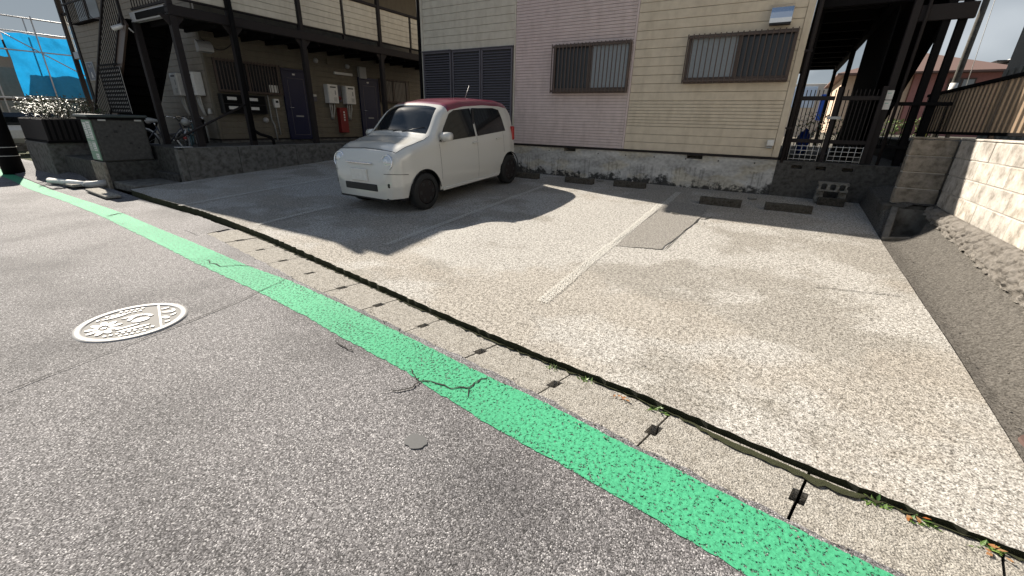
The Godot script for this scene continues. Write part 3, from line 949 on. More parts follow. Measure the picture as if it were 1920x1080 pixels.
func building_a() -> void:
	var a := thing("apartment_building", "two storey apartment block with dark steel access gallery, navy doors and outside stair", "building", Vector3(-13, .1, -8))
	var X := -12.1
	var Zg := -5.75
	# walls
	mm("wall", M.siding_groove, a, Vector3(-19.7, .0, Zg - .03), Vector3(X - .03, 5.9, -16), 0)
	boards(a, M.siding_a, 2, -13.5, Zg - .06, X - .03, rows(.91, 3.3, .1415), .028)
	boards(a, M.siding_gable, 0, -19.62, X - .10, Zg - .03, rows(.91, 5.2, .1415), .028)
	mm("corner_trim", M.siding_a, a, Vector3(X - .10, .91, Zg - .055), Vector3(X + .006, 3.3, Zg + .006))
	mm("corner_trim", M.steel, a, Vector3(-19.8, .5, Zg - .1), Vector3(-19.63, 5.8, Zg + .03))
	mm("foundation", M.plinth, a, Vector3(-19.6, .5, Zg - .05), Vector3(X - .02, .88, Zg - .01))
	mm("foundation", M.plinth, a, Vector3(X - .05, .5, -13.5), Vector3(X - .01, .88, Zg - .01))
	mm("drip_trim", M.steel, a, Vector3(X - .03, .88, -13.5), Vector3(X + .015, .912, Zg + .015))
	mm("drip_trim", M.steel, a, Vector3(-19.62, .88, Zg - .03), Vector3(X - .03, .912, Zg + .015))
	# gallery floor on the ground, upper gallery and its roof
	mm("gallery_floor", M.dark_concrete, a, Vector3(X, .2, -13.5), Vector3(-10.56, .82, -4.15))
	var dk := mm("upper_gallery", M.steel_dark, a, Vector3(X, 3.30, -13.5), Vector3(-10.76, 3.42, -4.6))
	mm("upper_landing", M.steel_dark, a, Vector3(-12.36, 3.30, Zg), Vector3(X, 3.42, -4.66))
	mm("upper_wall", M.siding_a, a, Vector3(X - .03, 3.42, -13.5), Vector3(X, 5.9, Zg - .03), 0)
	# posts
	for pz in [-4.67, -5.79, -7.45, -9.99, -12.5]:
		mm("post", M.steel, a, Vector3(-10.76, .82, pz - .06), Vector3(-10.64, 3.27, pz + .06), .006)
		mm("post", M.steel, a, Vector3(-10.75, 3.45, pz - .05), Vector3(-10.65, 5.75, pz + .05), .006)
		# gusset plates under the beam
		for sg in [-1, 1]:
			var gs := S()
			plate_to(gs, PackedVector2Array([Vector2(0, 0), Vector2(.16 * sg, 0), Vector2(0, -.18)]), Vector3(-10.72, 3.27, pz + .06 * sg), Vector3(0, 0, 1), Vector3(0, 1, 0), -.05)
			obj("gusset", gs, M.steel, a)
	mm("post", M.steel, a, Vector3(-12.40, .30, -4.73), Vector3(-12.28, 3.27, -4.61), .006)
	mm("beam", M.steel, a, Vector3(-10.77, 3.27, -13.5), Vector3(-10.63, 3.45, -4.60), .006)
	mm("beam", M.galv, a, Vector3(-12.40, 3.27, -4.735), Vector3(-10.78, 3.45, -4.62), .006)
	for dz in [.035, -.035]:
		for yy in [3.31, 3.40]:
			pc("bolt", M.steel_dark, a, Vector3(-10.70 + dz, yy, -4.598), Vector3(.02, .02, .01))
	# underside joists of the gallery
	for k in 14:
		mm("joist", M.steel_dark, a, Vector3(X, 3.20, -4.9 - k * .62), Vector3(-10.78, 3.30, -4.84 - k * .62))
	# railing panels clad with boards
	var ends := [-4.72, -5.74, -7.40, -8.72, -9.94, -11.25, -12.45]
	for i in ends.size() - 1:
		var za: float = ends[i] - .07 if i > 0 else ends[i]
		var zb: float = ends[i + 1] + .02
		var ph := .83 / 6.0
		for k in 6:
			mm("railing_board", M.siding_pale if i != 9 else M.siding, a, Vector3(-10.725, 3.60 + k * ph + .003, zb), Vector3(-10.695, 3.60 + (k + 1) * ph - .003, za), .005)
		mm("railing_core", M.siding_groove, a, Vector3(-10.735, 3.61, zb), Vector3(-10.726, 4.42, za), 0)
		mm("railing_stud", M.steel, a, Vector3(-10.75, 3.45, zb - .05), Vector3(-10.68, 4.45, zb - .005))
	mm("railing_base", M.steel, a, Vector3(-10.75, 3.565, -12.5), Vector3(-10.68, 3.598, -4.72))
	mm("handrail", M.steel, a, Vector3(-10.76, 4.435, -12.5), Vector3(-10.66, 4.50, -4.66), .01)
	mm("roof_edge", M.steel, a, Vector3(-12.5, 5.72, -13.5), Vector3(-10.50, 5.86, -4.78), .01)
	put("roof", prism_roof(-20.2, -10.5, 5.87, 7.6, -4.78, -16.4), M.steel_dark, a, Vector3.ZERO)
	# rain pipe in front of the second post
	var rp := tube("downpipe", M.steel_dark, a, [Vector3(-10.56, .95, -5.74), Vector3(-10.56, 5.7, -5.74)], .05, 12)
	tube("elbow", M.steel_dark, rp, [Vector3(-10.56, 1.15, -5.78), Vector3(-10.57, 1.08, -5.9), Vector3(-10.58, 1.0, -6.16), Vector3(-10.58, .92, -6.2), Vector3(-10.58, .84, -6.2)], .035, 10)
	# doors
	var dn := 0
	for d in [[-7.64, -8.34], [-10.25, -10.98]]:
		var dr := mm("door", M.navy, a, Vector3(X, .87, d[1]), Vector3(X + .05, 2.66, d[0]), .006)
		for e in [[d[0] - .1, d[0] - .115, .99, 2.48], [d[1] + .1, d[1] + .115, .99, 2.48]]:
			mm("moulding", M.louver, dr, Vector3(X + .05, e[2], e[1]), Vector3(X + .056, e[3], e[0]), .002)
		for yy in [.99, 2.47]:
			mm("moulding", M.louver, dr, Vector3(X + .05, yy, d[1] + .1), Vector3(X + .056, yy + .015, d[0] - .1), .002)
		tube("handle", M.chrome, dr, [Vector3(X + .05, 1.72, d[0] - .06), Vector3(X + .10, 1.72, d[0] - .06), Vector3(X + .10, 1.72, d[0] - .16)], .011, 8)
		mm("mail_slot", M.grey_plastic, dr, Vector3(X + .05, 1.48, d[0] - .45), Vector3(X + .062, 1.52, d[0] - .22), .003)
		mm("nameplate", M.white_plastic, dr, Vector3(X + .05, 2.56, d[0] - .36), Vector3(X + .056, 2.60, d[0] - .28), .002)
		mm("door_jamb", M.navy, a, Vector3(X, .87, d[0]), Vector3(X + .065, 2.72, d[0] + .045))
		mm("door_jamb", M.navy, a, Vector3(X, .87, d[1] - .045), Vector3(X + .065, 2.72, d[1]))
		mm("door_head", M.navy, a, Vector3(X, 2.66, d[1]), Vector3(X + .065, 2.72, d[0]))
	mm("gas_flue_cover", M.off_white, a, Vector3(X, 2.68, -8.40), Vector3(X + .09, 3.0, -8.32))
	# kitchen window with bars
	for wz in [[-5.92, -7.53], [-11.1, -12.4]]:
		var w := Node3D.new()
		w.name = "window"
		a.add_child(w, true)
		org[w] = origin(a)
		var y0 := 2.02
		var y1 := 2.76
		mm("pane", M.pane_dark, w, Vector3(X, y0, wz[1]), Vector3(X + .02, y1, wz[0]), .001)
		for e in [[y0, y0 + .05], [y1 - .05, y1]]:
			mm("frame", M.brown, w, Vector3(X, e[0], wz[1]), Vector3(X + .05, e[1], wz[0]))
			mm("grille_rail", M.brown, w, Vector3(X + .09, e[0], wz[1]), Vector3(X + .11, e[1] - .01, wz[0]))
		for e in [wz[0] - .05, wz[1], (wz[0] + wz[1]) * .5]:
			mm("frame", M.brown, w, Vector3(X, y0 + .05, e), Vector3(X + .048, y1 - .05, e + .05))
		for k in 21:
			var zz := lerpf(wz[0], wz[1], k / 20.0)
			mm("grille_bar", M.brown, w, Vector3(X + .11, y0 - .01, zz - .008), Vector3(X + .126, y1 + .01, zz + .008))
	mm("dish_rack", M.white_plastic, a, Vector3(X + .022, 2.08, -7.45), Vector3(X + .03, 2.26, -7.22), .01)
	# vent hood over the window
	var hs := S()
	plate_to(hs, PackedVector2Array([Vector2(0, 0), Vector2(.14, .02), Vector2(.15, .09), Vector2(.12, .17), Vector2(.06, .235), Vector2(0, .26)]), Vector3(X, 2.84, -5.95), Vector3(1, 0, 0), Vector3(0, 1, 0), .32)
	obj("vent_hood", hs, M.galv, a)
	# round vents on the wall
	for v in [[3.02, -8.75], [2.98, -9.85], [1.38, -6.97]]:
		var vs := SphereMesh.new()
		vs.radius = .07
		vs.height = .14
		vs.radial_segments = 16
		vs.rings = 8
		put("round_vent", vs, M.galv, a, Vector3(X + .02, v[0], v[1]))
	mm("junction_box", M.siding_a, a, Vector3(X, 2.96, -9.35), Vector3(X + .08, 3.12, -9.1))
	mm("meter_cabinet", M.grey_plastic, a, Vector3(X, 2.68, -10.5), Vector3(X + .12, 3.02, -10.23), .01)
	# conduits
	tube("conduit", M.grey_plastic, a, [Vector3(X + .03, 2.0, -7.12), Vector3(X + .03, 1.4, -7.13), Vector3(X + .04, 1.25, -7.18), Vector3(X + .04, .86, -7.2)], .018, 8)
	tube("conduit", M.grey_plastic, a, [Vector3(X + .03, 1.70, -7.30), Vector3(X + .03, 1.0, -7.32)], .016, 8)
	tube("drain_pipe", M.off_white, a, [Vector3(X - .5, 1.3, Zg + .06), Vector3(X - .5, .84, Zg + .06)], .02, 8)
	# hanging cable under the gallery
	var cb := []
	for k in 13:
		var t := k / 12.0
		cb.append(Vector3(X + .03, 3.16 - sin(t * PI) * .22, -5.75 - t * .75) )
	tube("cable", M.black, a, cb, .009, 6)
	# stair: climbs towards the gallery along the gable
	var str := Node3D.new()
	str.name = "stair"
	a.add_child(str)
	org[str] = origin(a)
	var p0 := Vector3(-15.35, .55, 0)
	var p1 := Vector3(-12.40, 3.36, 0)
	for zz in [-4.50, -5.33]:
		bar("stringer", M.brown if zz > -5 else M.steel_dark, str, Vector3(p0.x, p0.y + .0, zz), Vector3(p1.x, p1.y - .05, zz), .045, .30)
	var ns := 14
	for k in ns:
		var q := p0.lerp(p1, (k + .6) / ns)
		mm("tread", M.steel_dark, str, Vector3(q.x - .14, q.y + .02, -5.31), Vector3(q.x + .13, q.y + .05, -4.53))
		mm("riser", M.steel_dark, str, Vector3(q.x - .14, q.y - .17, -5.31), Vector3(q.x - .128, q.y + .02, -4.53), .001)
	# railing with balusters on the street side
	var zr := -4.47
	bar("handrail", M.steel, str, Vector3(-15.65, 1.40, zr), Vector3(-12.42, 4.36, zr), .04, .05)
	bar("bottom_rail", M.steel, str, Vector3(-15.2, .86, zr), Vector3(-12.42, 3.44, zr), .03, .04)
	for k in 26:
		var t := (k + .5) / 26.0
		var lo := Vector3(-15.2, .86, zr).lerp(Vector3(-12.42, 3.44, zr), t)
		var hi := lerpf(1.40, 4.36, (lo.x + 15.65) / 3.23)
		mm("baluster", M.steel, str, Vector3(lo.x - .008, lo.y, zr - .008), Vector3(lo.x + .008, hi, zr + .008), .002)
	for k in 2:
		mm("newel", M.steel, str, Vector3(-12.43 - k * 3.2, 3.2 - k * 2.9, zr - .025), Vector3(-12.38 - k * 3.2, 4.4 - k * 2.95, zr + .025))
	# landing railing at the top and dark lattice by the foot
	for k in 12:
		mm("baluster", M.steel, str, Vector3(-12.34 + k * .13, 3.5, -4.69), Vector3(-12.324 + k * .13, 4.35, -4.674), .002)
	mm("handrail", M.steel, str, Vector3(-12.4, 4.35, -4.71), Vector3(-10.78, 4.41, -4.65))
	mm("bottom_rail", M.steel, str, Vector3(-12.4, 3.5, -4.70), Vector3(-10.78, 3.54, -4.66))
	var lt := Node3D.new()
	lt.name = "lattice"
	a.add_child(lt)
	org[lt] = origin(a)
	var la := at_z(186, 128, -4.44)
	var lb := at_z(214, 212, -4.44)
	mm("board", M.white_plastic, lt, Vector3(la.x, lb.y, -4.45), Vector3(la.x + 1.15, la.y, -4.44), .002)  # white board paints the brightness seen through the lattice holes
	for k in 12:
		mm("strip", M.steel_dark, lt, Vector3(la.x + k * .1, lb.y, -4.44), Vector3(la.x + k * .1 + .05, la.y, -4.43), .002)
	for k in 13:
		mm("strip", M.steel_dark, lt, Vector3(la.x, lb.y + k * .085, -4.43), Vector3(la.x + 1.15, lb.y + k * .085 + .042, -4.42), .002)
	# upper gable window with curved bars
	var gw := Node3D.new()
	gw.name = "window"
	a.add_child(gw, true)
	org[gw] = origin(a)
	var gx0 := -18.9
	var gx1 := -17.3
	mm("pane", M.pane_frost, gw, Vector3(gx0, 3.98, Zg), Vector3(gx1, 4.9, Zg + .02))
	mm("frame", M.brown, gw, Vector3(gx0, 3.92, Zg), Vector3(gx1, 3.98, Zg + .06))
	mm("frame", M.brown, gw, Vector3((gx0 + gx1) * .5 - .03, 3.98, Zg), Vector3((gx0 + gx1) * .5 + .03, 4.9, Zg + .05))
	for k in 16:
		var xx := lerpf(gx0 - .1, gx1 + .1, k / 15.0)
		tube("grille_bar", M.steel, gw, [Vector3(xx, 3.90, Zg + .02), Vector3(xx, 3.90, Zg + .22), Vector3(xx, 3.97, Zg + .28), Vector3(xx, 4.9, Zg + .28)], .010, 6)
	mm("grille_rail", M.steel, gw, Vector3(gx0 - .12, 4.35, Zg + .27), Vector3(gx1 + .12, 4.39, Zg + .30))
	# sign with the letter of the block
	var sg := thing("wall_sign", "small dark upright nameplate with a white letter A on the gable wall", "sign", Vector3(-19.1, 2.42, Zg))
	mm("panel", M.louver, sg, Vector3(-19.40, 2.42, Zg), Vector3(-18.90, 2.90, Zg + .03), .004)
	for e in [[-19.42, 2.40, -18.88, 2.42], [-19.42, 2.90, -18.88, 2.92], [-19.42, 2.42, -19.40, 2.90], [-18.90, 2.42, -18.88, 2.90]]:
		mm("border", M.galv, sg, Vector3(e[0], e[1], Zg), Vector3(e[2], e[3], Zg + .036), .002)
	var tm := TextMesh.new()
	tm.text = "A"
	tm.font_size = 32
	tm.pixel_size = .0075
	tm.depth = .006
	put("letter", tm, M.white_plastic, sg, Vector3(-19.15, 2.56, Zg + .034))
	var ks := S()
	for e in [[-19.28, 2.80, .07, .014, .5], [-19.26, 2.83, .015, .05, .1], [-19.17, 2.79, .02, .06, -.6], [-19.20, 2.83, .015, .03, .4], [-19.08, 2.83, .05, .014, .3], [-19.04, 2.79, .016, .07, -.5]]:
		box_to(ks, Vector3(e[0], e[1], Zg + .034), Vector3(e[2], e[3], .006), .001, Basis(Vector3.BACK, e[4]))
	obj("script_letters", ks, M.white_plastic, sg)
	# west balcony seen past the corner
	mm("balcony_floor", M.galv, a, Vector3(-21.0, 3.10, -7.2), Vector3(-19.75, 3.30, -5.9))
	mm("balcony_post", M.steel, a, Vector3(-21.0, .2, -6.0), Vector3(-20.88, 5.5, -5.88))
	mm("balcony_rail", M.steel, a, Vector3(-21.0, 4.35, -6.0), Vector3(-19.8, 4.42, -5.94))
	for k in 9:
		mm("balcony_bar", M.off_white, a, Vector3(-20.85 + k * .12, 3.30, -5.98), Vector3(-20.83 + k * .12, 4.35, -5.96))

func stair_b() -> void:
	# steel stair and gallery at the right end of the second building
	var s := thing("steel_staircase", "dark steel outside staircase and gallery beside the beige siding", "staircase", Vector3(.8, .98, -10))
	for q in [[.12, -9.2], [1.22, -8.68], [1.58, -8.74], [1.75, -8.76], [.12, -13.2], [.98, -13.2], [.12, -17.5], [.98, -17.5], [1.66, -12.4]]:
		mm("post", M.steel if q[1] > -8.7 else M.steel_dark, s, Vector3(q[0] - .045, .98, q[1] - .045), Vector3(q[0] + .045, 5.7, q[1] + .045), .006)
	for xx in [.08, 1.0]:
		mm("beam", M.steel_dark, s, Vector3(xx - .05, 3.20, -18), Vector3(xx + .05, 3.44, -8.80))
	mm("beam", M.steel_dark, s, Vector3(.03, 3.20, -8.80), Vector3(1.17, 3.44, -8.70))
	mm("beam", M.steel, s, Vector3(1.27, 2.93, -8.72), Vector3(1.85, 3.12, -8.66))
	for k in 10:
		mm("joist", M.steel_dark, s, Vector3(.13, 3.25, -9.3 - k * .92), Vector3(.95, 3.40, -9.2 - k * .92))
	# open deck: planks with gaps through which the sky shows
	for k in 5:
		mm("deck_plank", M.steel_dark, s, Vector3(.13 + k * .17, 3.44, -18), Vector3(.245 + k * .17, 3.46, -8.75))
	for k in 20:
		mm("deck_plank", M.steel_dark, s, Vector3(.05, 3.462, -8.85 - k * .46), Vector3(1.05, 3.48, -9.17 - k * .46))
	# flight that climbs towards the street, closed below and along its side
	var p0 := Vector3(0, 1.0, -12.9)
	var p1 := Vector3(0, 3.45, -8.9)
	for xx in [1.10, 1.66]:
		bar("stringer", M.steel_dark, s, Vector3(xx, p0.y, p0.z), Vector3(xx, p1.y - .05, p1.z), .05, .30)
	bar("soffit", M.steel_dark, s, Vector3(1.38, p0.y - .05, p0.z), Vector3(1.38, p1.y - .10, p1.z), .54, .03)
	for k in 13:
		var q := p0.lerp(p1, (k + .5) / 13.0)
		mm("tread", M.steel_dark, s, Vector3(1.125, q.y + .05, q.z - .15), Vector3(1.635, q.y + .08, q.z + .14))
	mm("side_panel", M.steel_dark, s, Vector3(1.06, .98, -12.0), Vector3(1.08, 5.7, -8.95), .001)
	mm("added_upper_panel", M.steel_dark, s, Vector3(1.10, 3.5, -8.95), Vector3(1.72, 5.7, -8.92), .001)  # unseen solid panel, added to darken the stair
	mm("added_gallery_panel", M.steel_dark, s, Vector3(.10, 3.49, -8.84), Vector3(1.05, 4.5, -8.82), .001)  # also added out of view, closing the gallery off from light
	mm("roof", M.steel_dark, s, Vector3(.02, 5.75, -18), Vector3(1.95, 5.85, -8.3))  # unseen roof added to keep the stair and gallery dark
	var pp := tube("downpipe", M.steel, s, [Vector3(1.34, .98, -8.62), Vector3(1.34, 5.7, -8.62)], .022, 10)
	# gate
	var g := thing("steel_gate", "brown barred double gate under the steel staircase", "gate", Vector3(.65, 1.02, -8.62))
	for lf in [[.13, .58], [.66, 1.14]]:
		for yy in [1.05, 1.30, 1.93]:
			if yy == 1.05: continue
			mm("rail", M.steel, g, Vector3(lf[0], yy, -8.64), Vector3(lf[1], yy + .06, -8.60))
		var n := int((lf[1] - lf[0]) / .05)
		for k in n + 1:
			var xx := lerpf(lf[0] + .01, lf[1] - .01, float(k) / n)
			mm("bar", M.steel, g, Vector3(xx - .006, 1.22, -8.63), Vector3(xx + .006, 2.08, -8.615), .001)
		# white wire panel along the foot
		for k in 6:
			var xx := lerpf(lf[0] + .03, lf[1] - .03, k / 5.0)
			tube("wire", M.white_plastic, g, [Vector3(xx, 1.03, -8.58), Vector3(xx, 1.27, -8.58)], .004, 5)
		for k in 4:
			tube("wire", M.white_plastic, g, [Vector3(lf[0] + .03, 1.05 + k * .068, -8.578), Vector3(lf[1] - .03, 1.05 + k * .068, -8.578)], .004, 5)
	for xx in [.11, .62, 1.15]:
		mm("gate_post", M.steel, g, Vector3(xx - .03, 1.02, -8.66), Vector3(xx + .03, 2.12, -8.58))
	mm("latch", M.galv, g, Vector3(.54, 1.66, -8.59), Vector3(.72, 1.70, -8.56))
	# barred panels to the right of the posts
	for yy in [1.26, 1.86]:
		mm("rail", M.steel_dark, g, Vector3(1.27, yy, -8.70), Vector3(1.95, yy + .05, -8.66))
	for k in 7:
		mm("bar", M.steel_dark, g, Vector3(1.30 + k * .10, 1.28, -8.69), Vector3(1.312 + k * .10, 1.88, -8.675), .001)
	# notices taped to the post
	for k in 2:
		var nt := thing("paper_notice", ["white paper notice taped to the gate post, upper of the two", "white paper notice taped to the gate post, lower of the two"][k], "notice", Vector3(1.22, 1.97 - k * .14, -8.62))
		mm("sheet", M.white_plastic, nt, Vector3(1.175, 1.94 - k * .135, -8.628), Vector3(1.265, 2.065 - k * .135, -8.624), .0005)
		mm("print", mat(c(.25, .5, .42), .7), nt, Vector3(1.195, 2.02 - k * .135, -8.6235), Vector3(1.24, 2.03 - k * .135, -8.6225), .0002)

func right_side() -> void:
	# block wall: main run along the lane and a short return
	var w := thing("block_wall", "pale concrete block retaining wall with capped top beside the lane", "wall", Vector3(1.9, .64, -5))
	var X := 1.82
	var ch := .196
	for r in 4:
		var y0 := .645 + r * ch
		var z := -7.20 - (.19 if r % 2 else 0.0) + .395
		var first := true
		while z < 2.2:
			var z0 := maxf(z - .395, -7.2)
			var z1 := z
			var mt: Material = [M.block, M.block_alt, M.block][rng.randi() % 3]
			mm("block", mt, w, Vector3(X + rng.randf_range(-.003, .003), y0 + .005, z0 + .004), Vector3(1.96, y0 + ch - .005, z1 - .004), .004)
			z += .395
		mm("block", M.block_brown, w, Vector3(1.392 + rng.randf_range(0, .004), y0 + .006, -7.36), Vector3(1.812, y0 + ch - .006, -7.225 + rng.randf_range(0, .006)), .01)
	mm("mortar", M.mortar, w, Vector3(X + .007, .645, -7.2), Vector3(1.95, 1.42, 2.2), 0)
	mm("mortar", M.mortar, w, Vector3(1.40, .645, -7.35), Vector3(1.80, 1.42, -7.236), 0)
	mm("coping", M.block, w, Vector3(X - .006, 1.43, -7.2), Vector3(1.985, 1.452, 2.2), .006)
	mm("coping", M.block_brown, w, Vector3(1.385, 1.43, -7.37), Vector3(1.812, 1.452, -7.215), .006)
	# rubble footing that bulges out under the blocks
	var st := S()
	var n := noise(FastNoiseLite.TYPE_CELLULAR, 16.0, 12, 1)
	var n2 := noise(FastNoiseLite.TYPE_SIMPLEX, 14.0, 13, 3)
	var nu := 420
	var nv := 22
	var f := func(i: int, k: int) -> Vector3:
		var z := lerpf(-7.15, -.5, float(i) / nu)
		var t := float(k) / nv
		var yb := lot_y(z) + .20 + n2.get_noise_1d(z * .3) * .03
		var y := lerpf(.66, yb, t)
		var x := lerpf(1.80, 1.715, pow(t, .7)) - .02 * sin(t * PI)
		var h := -n.get_noise_3d(z, y, 0) * .05 + n2.get_noise_3d(z, y, 3) * .025 - .02
		return Vector3(x - h * (1.0 if k > 0 else .2), y + (n2.get_noise_2d(z * .5, 9) * .02 if k == nv else 0.0), z)
	for i in nu:
		for k in nv:
			quad(st, f.call(i, k), f.call(i + 1, k), f.call(i + 1, k + 1), f.call(i, k + 1), Vector3(-1, .3, 0))
	obj("rubble_footing", st, M.rubble, w)
	mm("ledge", M.dark_concrete, w, Vector3(1.30, .42, -7.42), Vector3(1.84, .642, -7.12), .02)
	# brown slatted fence on the neighbouring plot
	var fx := 2.06
	var fe := thing("slatted_fence", "brown vertical slat metal fence standing behind the block wall", "fence", Vector3(fx, 1.36, -8))
	mm("top_rail", M.steel_dark, fe, Vector3(fx - .025, 2.08, -10.7), Vector3(fx + .025, 2.125, -2.0))
	mm("bottom_rail", M.steel_dark, fe, Vector3(fx - .02, 1.485, -10.7), Vector3(fx + .02, 1.52, -2.0))
	for k in 6:
		mm("post", M.brown, fe, Vector3(fx + .02, 1.30, -10.62 + k * 1.6), Vector3(fx + .065, 2.10, -10.575 + k * 1.6))
	for k in 58:
		mm("slat", M.brown_slat, fe, Vector3(fx - .010, 1.52, -10.66 + k * .15), Vector3(fx + .010, 2.08, -10.59 + k * .15), .002)
	# beige wall of the neighbour's house at the frame edge
	var nb := thing("neighbour_house", "grey beige rendered house behind the slatted fence", "house", Vector3(5, 1.36, -10))
	mm("wall", M.off_white, nb, Vector3(3.24, 1.3, -12.0), Vector3(8.0, 5.2, -4), .01)
	for k in 26:
		mm("corrugation", M.off_white, nb, Vector3(3.205, 1.36, -11.95 + k * .30), Vector3(3.24, 2.6, -11.85 + k * .30), .012)

func leaf_mesh_to(st: SurfaceTool, p: Vector3, dir: Vector3, up: Vector3, ln: float, wd: float, col: Color) -> void:
	var s := dir.cross(up).normalized() * wd * .5
	var nrm := s.cross(dir).normalized()
	var m1 := p + dir * ln * .45 - nrm * ln * .03
	var tip := p + dir * ln - nrm * ln * .12
	st.set_color(col)
	for v in [p, m1 + s, tip, p, tip, m1 - s]:
		st.add_vertex(v)

func left_side() -> void:
	# low concrete wall of the gallery ramp
	var lw := thing("low_wall", "low grey concrete wall in front of the ground floor gallery", "wall", Vector3(-10.5, .1, -8))
	mm("wall", M.plinth, lw, Vector3(-10.62, .0, -13.0), Vector3(-10.50, .835, -4.22), .012)
	mm("wall_end", M.plinth, lw, Vector3(-10.635, .0, -4.215), Vector3(-10.49, .80, -4.10), .012)
	mm("joint", M.crack, lw, Vector3(-10.4985, .15, -5.30), Vector3(-10.4965, .82, -5.292), 0)
	mm("joint", M.crack, lw, Vector3(-10.4985, .2, -6.70), Vector3(-10.4965, .82, -6.693), 0)
	mm("steel_angle", M.galv, lw, Vector3(-10.64, .836, -4.40), Vector3(-10.48, .85, -4.12))
	tube("ramp_handrail", M.steel, lw, [Vector3(-10.55, .98, -4.12), Vector3(-10.60, 1.72, -5.72)], .022, 10)
	tube("ramp_handrail", M.galv, lw, [Vector3(-10.55, .83, -4.25), Vector3(-10.55, 1.0, -4.16), Vector3(-10.55, .98, -4.11)], .015, 8)
	# entrance steps
	var es := thing("entrance_steps", "dark concrete entrance steps between the low wall and the waste box", "steps", Vector3(-11, .1, -4))
	mm("step", M.dark_concrete, es, Vector3(-11.75, .0, -5.4), Vector3(-10.64, .30, -4.05), .012)
	mm("step", M.dark_concrete, es, Vector3(-11.9, .0, -5.7), Vector3(-10.64, .46, -4.40), .012)
	mm("apron", M.plinth, es, Vector3(-11.62, .0, -4.05), Vector3(-10.55, .155, -3.27), .02)
	# plinth and the waste collection box on it
	var pl := thing("concrete_plinth", "long dark concrete plinth under the lidded waste box", "plinth", Vector3(-12.7, .0, -3.7))
	mm("plinth", M.dark_concrete, pl, Vector3(-13.95, -.05, -4.5), Vector3(-11.62, .53, -3.215), .012)
	mm("pale_corner", M.block_brown, pl, Vector3(-12.23, -.05, -3.25), Vector3(-11.61, .535, -3.19), .01)
	mm("lower_step", M.plinth, pl, Vector3(-15.6, -.05, -4.5), Vector3(-13.96, .24, -3.3), .012)
	var bx := thing("waste_box", "dark grey lidded waste collection box with green notice board on its end", "waste box", Vector3(-11.9, .53, -3.65))
	mm("body", M.dark_concrete, bx, Vector3(-12.2, .535, -4.08), Vector3(-11.625, 1.36, -3.24), .01)
	mm("front_panel", surf(c(.075, .072, .068), .6, tex(noise(FastNoiseLite.TYPE_SIMPLEX, .02, 101, 5), 512, [[0.0, c(.5, .5, .5)], [1.0, c(1, 1, 1)]]), 1.0), bx, Vector3(-11.625, .56, -4.05), Vector3(-11.605, 1.33, -3.26), .004)
	for s in [[.72, .36, .05], [.60, .13, .03], [.85, .5, .035], [.42, .64, .04], [.3, .8, .03]]:
		pc("dent", M.black, bx, Vector3(-11.604, .56 + .77 * s[0], -3.3 - .7 * s[1]), Vector3(.003, s[2], s[2] * 1.3), .001)
	mm("lid", surf(c(.05, .065, .065), .45, M.siding.albedo_texture, .9), bx, Vector3(-12.3, 1.38, -4.14), Vector3(-11.56, 1.435, -3.16), .015)
	mm("lid_rim", M.steel_dark, bx, Vector3(-12.26, 1.345, -4.11), Vector3(-11.58, 1.38, -3.19), .006)
	for zz in [-3.38, -3.96]:
		mm("latch_plate", M.off_white, bx, Vector3(-11.585, 1.315, zz - .06), Vector3(-11.575, 1.345, zz + .06), .002)
	# green notice board
	var gm := surf(c(.16, .30, .21), .45, M.siding.albedo_texture, .3)
	mm("notice_board", gm, bx, Vector3(-12.16, .56, -3.238), Vector3(-11.68, 1.33, -3.225), .003)
	for e in [[.06, .08, .18, .62], [.34, .08, .30, .75], [.06, .56, .34, .30], [.52, .56, .34, .30], [.6, .1, .2, .14]]:
		pass
	for e in [[-12.12, .98, .16, .30, 0], [-11.92, .96, .18, .34, 1], [-12.12, .74, .15, .18, 2], [-11.92, .74, .17, .18, 1], [-11.90, .58, .15, .11, 0]]:
		var pm: Material = M.white_plastic if e[4] < 2 else M.off_white
		var pn := mm("notice", pm, bx, Vector3(e[0], e[1], -3.2245), Vector3(e[0] + e[2], e[1] + e[3], -3.2225), .0005)
		for k in int(e[3] / .045):
			mm("print_line", gm, pn, Vector3(e[0] + .02, e[1] + .02 + k * .045, -3.2222), Vector3(e[0] + e[2] - .02 - .03 * (k % 3), e[1] + .033 + k * .045, -3.2215), .0002)
	# planter on its plinth
	var pt := thing("planter_box", "black planter trough on a concrete plinth", "planter", Vector3(-14.8, .3, -3.4))
	mm("plinth", M.plinth, pt, Vector3(-15.7, -.05, -4.3), Vector3(-14.05, .80, -3.02), .015)
	mm("trough", M.steel, pt, Vector3(-15.75, .84, -4.35), Vector3(-13.98, 1.30, -3.06), .01)
	mm("soil", M.dirt, pt, Vector3(-15.7, 1.30, -4.3), Vector3(-14.03, 1.315, -3.1), .002)
	mm("rim", M.steel_dark, pt, Vector3(-15.77, .81, -4.37), Vector3(-13.96, .84, -3.04), .004)
	for k in 12:
		mm("rib", M.steel_dark, pt, Vector3(-13.982, .86, -3.14 - k * .1), Vector3(-13.972, 1.28, -3.10 - k * .1), .002)
	var sh := thing("shrub", "leafy shrub with pale pinkish new leaves in the black planter", "shrub", Vector3(-14.9, 1.31, -3.6))
	var st := S()
	var tw := S(true)
